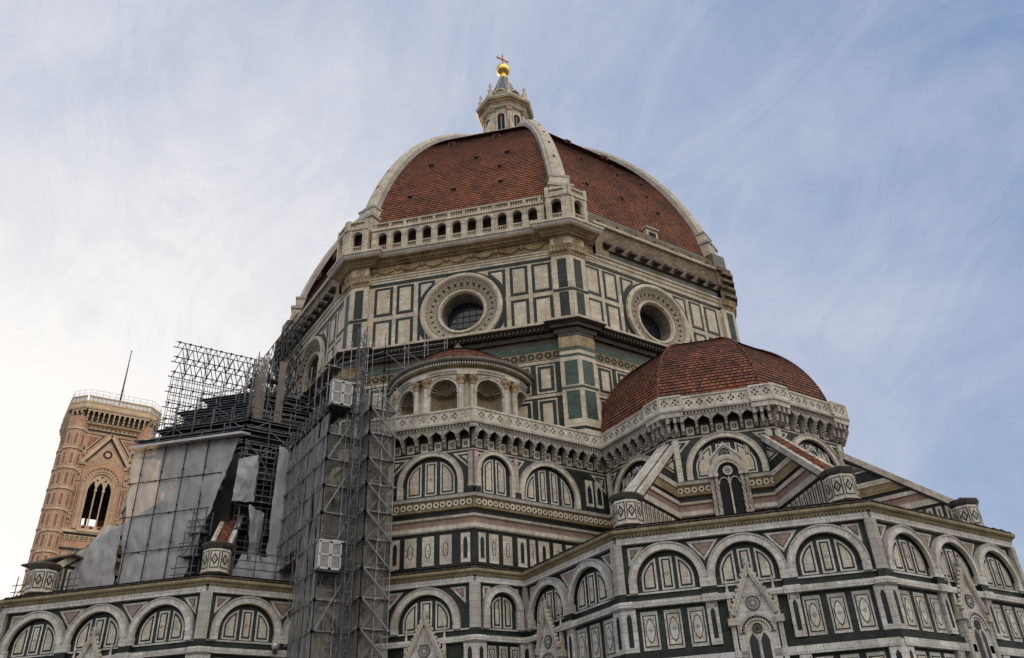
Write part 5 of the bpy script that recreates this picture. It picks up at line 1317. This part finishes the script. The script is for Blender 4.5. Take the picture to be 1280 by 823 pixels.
# lattice frame standing clear above it
rl = thing('lattice_frame', 'open lattice of thin dark poles standing against the sky, left of the big drum', 'scaffold', (-10.3, -34, 30))
def lattice(parent, p, q, z0, z1, lift, bay, zig_from, mat=DKX, off=1.3):
    p = Vector((*p, 0)); q = Vector((*q, 0)); d = (q-p).normalized(); nrm = Vector((d.y, -d.x, 0)); L = (q-p).length; z = z0
    nz = round((z1-z0)/lift)
    for j in range(nz):
        za = z0+j*lift; zb = za+lift; b = MB()
        for s in (0, 1):
            o = nrm*s*off; n = round(L/bay); e = random.uniform(.3, 1.2)
            b.tube(p-d*e+o+Vector((0, 0, zb)), q+d*.4+o+Vector((0, 0, zb)), .055, mat, 4)
            if za < zig_from:
                b.tube(p-d*.2+o+Vector((0, 0, za+lift/2)), q+o+Vector((0, 0, za+lift/2)), .04, mat, 4)
                for i in range(2*n+1): a = p.lerp(q, i/(2*n))+o; b.tube(a+Vector((0, 0, za)), a+Vector((0, 0, zb)), .04, mat, 4)
            else:
                for i in range(n+1):
                    a = p.lerp(q, i/n)+o; b.tube(a+Vector((0, 0, za)), a+Vector((0, 0, zb)), .035, mat, 4) if (i % 2 == 0) else None
                    if i < n: m = p.lerp(q, (i+.5)/n)+o; c = p.lerp(q, (i+1)/n)+o; b.tube(a+Vector((0, 0, za)), m+Vector((0, 0, zb)), .05, mat, 4); b.tube(m+Vector((0, 0, zb)), c+Vector((0, 0, za)), .05, mat, 4)
        n = round(L/bay)
        for i in range(n+1):
            a = p.lerp(q, i/n); b.tube(a+Vector((0, 0, zb)), a+nrm*off+Vector((0, 0, zb)), .04, mat, 4); b.box(F(0, 0, (a.x, a.y)), -.1, .1, zb-.1, zb+.1, -.1, .1, mat)
            if i % 2 == 0: b.tube(a+Vector((0, 0, za)), a+nrm*off+Vector((0, 0, zb)), .035, mat, 4)
        obj('lattice_bay', b, parent)
lattice(rl, (-10.3, -28.6), (-10.3, -39.0), 31.1, 52.0, 1.9, 1.15, 47.5)
lattice(rl, (1.0, -28.6), (-10.3, -28.6), 37.0, 52.0, 1.9, 1.6, 37, DKX, -1.0)
# scaffold climbing the drum foot
ds = thing('scaffold', 'grey tube scaffold climbing the left edge of the drum below its corner pilaster', 'scaffold', (4, -30, 30))
tier(ds, [(-3.5, -29.6), (6.0, -29.4), (12.5, -29.4)], 32.5, 42.5, 1.3, 1.8, 2.0, 'light_pipe', 'deck_board', rail=False)
tier(ds, [(10.0, -29.6), (16.5, -25.6), (20.5, -21.5)], 33, 43.0, .9, 1.7, 2.0, 'light_pipe', None, rail=False)
bt2 = thing('netted_tower', 'narrow scaffold tower in brown see-through netting beside the dark stepped scaffold', 'scaffold', (9, -33, 30))
def net(parent, P, Q, z0, z1, mat, nx=6, nz=10, amp=.06, name='netting'):
    b = MB(); d = Vector((*Q, 0))-Vector((*P, 0)); nn = Vector((d.y, -d.x, 0)).normalized(); sd_ = random.random()*50
    g_ = [[Vector((*P, z0+(z1-z0)*j/nz))+d*(i/nx)+nn*amp*(noise.noise((i*.9+sd_, j*.7, sd_))*2) for i in range(nx+1)] for j in range(nz+1)]
    for j in range(nz):
        for i in range(nx): b.face([g_[j][i], g_[j][i+1], g_[j+1][i+1], g_[j+1][i]], mat, None, True)
    return obj(name, b, parent)
tier(bt2, [(6.8, -35.2), (9.6, -35.2), (9.6, -32.6)], 30.5, 41.5, .9, 1.4, 2.2, SCX, 'deck_board')
net(bt2, (6.7, -35.35), (7.6, -35.35), 30.5, 41.3, 'net_brown'); net(bt2, (8.9, -35.35), (9.7, -35.35), 30.5, 41.3, 'net_brown'); net(bt2, (9.75, -35.3), (9.75, -34.2), 30.5, 41.3, 'net_brown'); net(bt2, (9.75, -33.2), (9.75, -32.5), 30.5, 41.3, 'net_brown')
# left hoist tower
lt = thing('netted_tower', 'broad scaffold tower wrapped in grey net with the two white hoist cabins on it', 'scaffold', (21, -31, 0))
tier(lt, [(19.1, -33.2), (24.2, -33.2), (24.2, -29.0)], 0, 20.1, 1.1, 1.3, 2.01, 'light_pipe', 'deck_board', rail=False)
tier(lt, [(11.8, -33.2), (24.2, -33.2), (24.2, -29.0)], 20.1, 30.2, 1.2, 1.25, 2.02, 'light_pipe', 'deck_board', rail=False)
tier(lt, [(11.8, -33.2), (24.2, -33.2), (24.2, -30.9)], 30.2, 31.5, 1.2, .9, 1.3, SCX, 'boards_and_shade')
x = 11.9
for i in range(17):
    wd_ = random.uniform(.5, .95); x1 = min(x+wd_, 24.15)
    net(lt, (x, -33.12+random.uniform(-.06, .06)), (x1, -33.12+random.uniform(-.06, .06)), 20.9 if x < 18.9 else 0, 30.0, random.choice(('net_grey', 'net_pale', 'net_grey')), 5, 24, .1); x = x1
    if x > 24.1: break
for y0, y1 in ((-33.1, -32.0), (-32.0, -31.0), (-31.0, -29.1)): net(lt, (24.1, y0), (24.1, y1), 0, 29.0 if y0 < -33 else 30, 'net_open', 4, 30, .08)
for z in (14.1, 18.2, 22.2, 26.2):
    b = MB(); b.tube((24.35, -33.1, z), (24.35, -31.2, z+3.6), .055, 'light_pipe', 5); obj('brace', b, lt)
# right stair tower
rt_t = thing('netted_tower', 'slim stair tower in grey net with zigzag braces, right of the hoist mast', 'scaffold', (24.5, -29.7, 0))
z = 0
tier(rt_t, [(22.4, -30.5), (25.5, -30.5), (25.5, -28.4)], 0, 32.2, 1.0, 1.25, 2.02, 'light_pipe', 'deck_board', rail=False, brace=False)
for k in range(16):
    b = MB(); z = 2.02*k; b.tube((25.62, -30.4, z+2.0), (25.62, -28.5, z+.1), .07, 'light_pipe', 5); b.bar((25.0, -30.2, z+.1), (25.0, -28.8, z+1.9), .3, .05, 'deck_board'); obj('stair_flight', b, rt_t)
net(rt_t, (22.4, -30.4), (25.4, -30.4), 0, 32.0, 'net_grey', 6, 30, .08); net(rt_t, (25.4, -30.4), (25.4, -28.4), 0, 31.5, 'net_open', 5, 30, .08)
# hoist mast and cabins
hm = thing('hoist_mast', 'slender square lattice hoist mast rising between the two netted towers', 'mast', (24.87, -31.28, 0))
for k in range(25):
    b = MB(); z0, z1 = k*1.5, k*1.5+1.5
    cs_ = [(24.6, -31.55), (25.15, -31.55), (25.15, -31.0), (24.6, -31.0)]
    for i in range(4):
        a, c = cs_[i], cs_[(i+1) % 4]; b.tube((*a, z0), (*a, z1), .05, 'steel_pipe', 5); b.tube((*a, z0+.05), (*c, z0+.05), .03, 'steel_pipe', 4); b.tube((*a, z0+.05), (*c, z1), .025, 'steel_pipe', 4); b.tube((*a, z0+.75), (*c, z0+.75), .025, 'steel_pipe', 4)
    obj('mast_section', b, hm)
for k in (3, 7, 11, 15, 19):
    b = MB(); z = 2.2+k*1.5; b.tube((24.9, -31.0, z), (25.6, -29.0, z-.1), .05, 'steel_pipe', 4); obj('tie_bar', b, hm)
def cabin(z, label):
    t = thing('hoist_cabin', label, 'hoist cabin', (24.9, -32.4, z), 'white hoist cabins on the netted tower'); b = MB(); f = F(0, 24.75); u0, u1 = -33.35, -31.75
    b.box(f, u0, u1, z+.06, z+2.0, -.4, 0, 'cabin_mesh'); obj('cabin_body', b, t)
    b = MB(); b.box(f, u0-.06, u1+.06, z-.1, z+.06, -.45, .08, 'dark_pipe'); obj('floor', b, t)
    b = MB(); b.box(f, u0-.06, u1+.1, z+2.0, z+2.08, -.4, .08, 'cabin_white'); b.box(f, u1-.7, u1+.3, z+2.08, z+2.14, -.35, .0, 'cabin_white'); b.tube(f(u0, z+2.4, -.1), f(u1, z+2.4, -.1), .03, 'steel_pipe', 4); b.tube(f(u0+.1, z+2.2, -.1), f(u0+.1, z+2.4, -.1), .03, 'steel_pipe', 4); b.tube(f(u1-.1, z+2.2, -.1), f(u1-.1, z+2.4, -.1), .03, 'steel_pipe', 4); obj('roof', b, t)
    m = (u0+u1)/2
    for a, c in ((u0, m-.02), (m+.02, u1)):
        b = MB(); W = 'cabin_white'
        for (x0, x1, za, zb) in ((a, a+.1, z+.06, z+2.0), (c-.1, c, z+.06, z+2.0), (a, c, z+.06, z+.2), (a, c, z+1.88, z+2.0), (a, c, z+1.0, z+1.1)): b.box(f, x0, x1, za, zb, 0, .06, W)
        b.box(f, a+.1, c-.1, z+.2, z+1.9, 0, .02, 'cabin_mesh'); obj('door', b, t)
    b = MB()
    for s in (f(u0, 0, 0), f(u0, 0, -.36)): b.bar(Vector((s.x, s.y, z+.06)), Vector((s.x, s.y, z+2.0)), .05, .05, 'cabin_white', (1, 0, 0))
    obj('corner_post', b, t)
cabin(30.35, 'upper white double-door hoist cabin parked at the head of the netted tower'); cabin(17.95, 'lower white double-door hoist cabin hanging partway down the netted tower')
# ------------------------------------------------------------------ sheeting on the southern tribune
fS = F(-45, 15.0, SC_); fE = F(0, 15.0, SC_)
def sheet(name, label, fr, grid, mat, amp=.1, cat='tarpaulin', nu=30, nv=30, billow=0):
    """cloth over four corners (u,z,w): bl, br, tr, tl"""
    b = MB(); sd_ = random.random()*90; bl, br_, tr, tl = [Vector(x) for x in grid]
    P = []
    for j in range(nv+1):
        row = []
        for i in range(nu+1):
            s, t = i/nu, j/nv; v = (bl*(1-s)+br_*s)*(1-t)+(tl*(1-s)+tr*s)*t
            w = v.z+amp*(2*noise.noise((v.x*.55+sd_, v.y*.35, sd_))+noise.noise((v.x*1.6, v.y*1.1+sd_, 3))+.75*abs(noise.noise((v.x*2.2+v.y*1.3, v.y*.7-v.x*.5, sd_)))+.4*noise.noise((v.x*5+sd_, v.y*2.2, 9)))+billow*(abs(math.sin(PI*(v.x+1.95)/1.87))*.5+abs(math.sin(PI*(v.y-22)/2.87))*.5)
            if j in (0, nv) or i in (0, nu): e_ = .07*noise.noise((v.x*2.1, v.y*2.1, sd_+7)); v.x += e_; v.y += e_
            row.append(fr(v.x, v.y, w))
        P.append(row)
    for j in range(nv):
        for i in range(nu): b.face([P[j][i], P[j][i+1], P[j+1][i+1], P[j+1][i]], mat, None, True)
    o = _obj(name, b); tag(o, label, cat); return o
sheet('tarpaulin', 'large grey sheet under a pole grid, hung just right of the bell tower', fS, [(-2.0, 19.3, 0), (3.3, 19.3, 0), (6.35, 30.6, 0), (-3.0, 30.6, 0)], 'tarp_grey', .09, nu=70, nv=70, billow=.22)
sheet('tarpaulin', 'grey sheet flaring outward at the foot of the bell tower, lower than the big sheet', fS, [(-6.4, 19.4, .8), (-2.2, 19.3, .35), (-2.6, 24.3, .15), (-4.4, 24.6, .0)], 'tarp_grey', .14)
sheet('tarpaulin', 'long pale vertical sheet strip beside the netted tower', fE, [(-2.9, 21.0, 0), (-1.2, 21.2, .1), (-1.25, 30.3, 0), (-2.85, 30.5, 0)], 'tarp_pale', .12)
sheet('tarpaulin', 'short pale sheet hanging above the tiled buttress slope, between dark scaffold bays', fE, [(-6.1, 25.3, .1), (-4.4, 25.5, .1), (-4.5, 29.4, 0), (-6.0, 28.8, 0)], 'tarp_pale', .16)
sheet('tarpaulin', 'low pale sheet behind rails along the chapel cornice', fE, [(-5.9, 19.0, 1.3), (.2, 18.9, 1.3), (.2, 21.1, .5), (-4.9, 21.2, .5)], 'tarp_pale', .16, nu=50)
sheet('tarpaulin', 'narrow crumpled sheet hanging right of the tiled buttress slope', fE, [(-4.5, 20.6, .9), (-3.6, 20.5, .4), (-3.5, 24.6, .2), (-4.9, 25.0, .7)], 'tarp_grey', .22)
fp = thing('scaffold', 'pole grid clamped over the large grey sheet', 'scaffold', tuple(fS(2, 19, .2)))
def fpole(a, c): 
    b = MB(); b.tube(a, c, .042, DKX, 5)
    for t in (.02, .3, .55, .8): p = Vector(a).lerp(Vector(c), t); b.lathe(p, [(0, -.1), (.08, -.05), (.08, .05), (0, .1)], DKX, 5)
    obj('pole', b, fp)
for u in (-1.95, -.1, 1.8, 3.7): fpole(fS(u, 19, .18), fS(u, 30.8, .18))
for z, x1 in ((22.0, 4.3), (24.9, 4.7), (27.7, 5.3)): fpole(fS(-2.9, z, .24), fS(x1, z, .24))
sp_ = thing('scaffold', 'scaffold platforms and rails around the red tiled buttress slope', 'scaffold', tuple(fS(5.5, 18.6, 1.4)))
for (u0_, u1_, z, w) in ((3.0, 4.3, 19.2, .75), (3.2, 4.4, 21.1, .55), (3.5, 4.6, 22.9, .35)):
    pth2 = [tuple(fS(u0_, 0, w)[:2]), tuple(fS(u1_, 0, w)[:2])]; tier(sp_, pth2, z, z+1.85, .9, .9, 1.9, SCX, 'boards_and_shade')
for (y0, y1, z, w) in ((-35.6, -34.6, 19.2, .7), (-35.6, -34.6, 21.1, .4), (-35.4, -34.4, 22.9, .2)):
    tier(sp_, [(15+w, y0), (15+w, y1)], z, z+1.85, .9, .9, 1.9, SCX, 'boards_and_shade')
tier(sp_, [(14.7, -36.6), (14.7, -32.9)], 25.6, 30.5, 1.1, 1.2, 1.9, SCX, 'boards_and_shade')
es = thing('scaffold', 'dark scaffold bays behind the pale sheets, between tiled slope and netted tower', 'scaffold', (13.5, -34, 19))
tier(es, [(14.6, -36.4), (14.6, -31.5)], 19.5, 30.4, 1.4, 1.5, 1.9, SCX, 'boards_and_shade')
b = MB(); b.box(F(0, 12.4), -37.2, -29, 19.3, 30.3, -.1, 0, 'boards_and_shade'); obj('planks_and_shade', b, es)  # dark sheet standing in for the shade behind the scaffold bays
b = MB(); b.box(F(-45, 13.4, SC_), 2.6, 5.4, 19.3, 27, -.1, 0, 'boards_and_shade'); obj('planks_and_shade', b, es)  # another dark sheet, painted shade in the gap beside the tiled slope
rl2 = thing('guard_rail', 'tube guard rail in front of the low pale sheet on the cornice', 'railing', (16.6, -34, 18.7))
b = MB()
for z in (19.2, 19.8, 20.4, 21.0): b.tube((16.55, -37.0, z), (16.55, -30.9, z), .045, SCX, 4)
for y in (-36.8, -35.2, -33.6, -32.0, -31.0): b.tube((16.5, y, 18.6), (16.5, y, 21.4), .05, SCX, 4)
obj('rail_frame', b, rl2)
b = MB(); b.prism(F(45, 0, tuple(fS(-3.0, 0, 0)[:2])), [(0, 0)]*0 or [(-.9, 30.55), (.5, 30.95), (.5, 31.15), (-.9, 30.75)], 0, 9.9, 'zinc_sheet', None, True)
eo = _obj('eave_sheet', b); tag(eo, 'long pale metal eave sheet capping the large grey sheet', 'roof sheet')
ls = thing('scaffold', 'small scaffold with a pent roof at the foot of the bell tower', 'scaffold', tuple(fS(-8.5, 18.6, 1)))
pl_ = [tuple(fS(-9.5, 0, 1.6)[:2]), tuple(fS(-4.6, 0, 1.6)[:2])]
tier(ls, pl_, 19.0, 20.9, 1.4, 1.3, 1.8, SCX, 'boards_and_shade')
b = MB(); b.bar(fS(-9.6, 21.6, 1.0), fS(-5.2, 22.0, 1.0), .6, .06, 'deck_board'); obj('pent_roof', b, ls)
tier(ls, [tuple(fS(-7.0, 0, -.6)[:2]), tuple(fS(-4.0, 0, -.6)[:2])], 21.4, 23.2, 1.2, 1.2, 1.75, SCX, 'deck_board')
gl = thing('wall_lamp', 'round globe lamp on a short bracket at the cornice line left of the netted tower', 'lamp', (18.9, -34.0, 13.9))
b = MB(); b.lathe((19.55, -34.0, 13.95), [(.27*math.cos(x*PI/12), .27*math.sin(x*PI/12)) for x in range(-6, 7)], 'lamp_globe', 20); obj('globe', b, gl)
b = MB(); b.tube((18.8, -34, 13.6), (19.5, -34, 13.6), .06, 'iron', 6); b.box(F(0, 19.4), -34.12, -33.88, 13.5, 13.75, 0, .3, 'iron'); obj('bracket', b, gl)
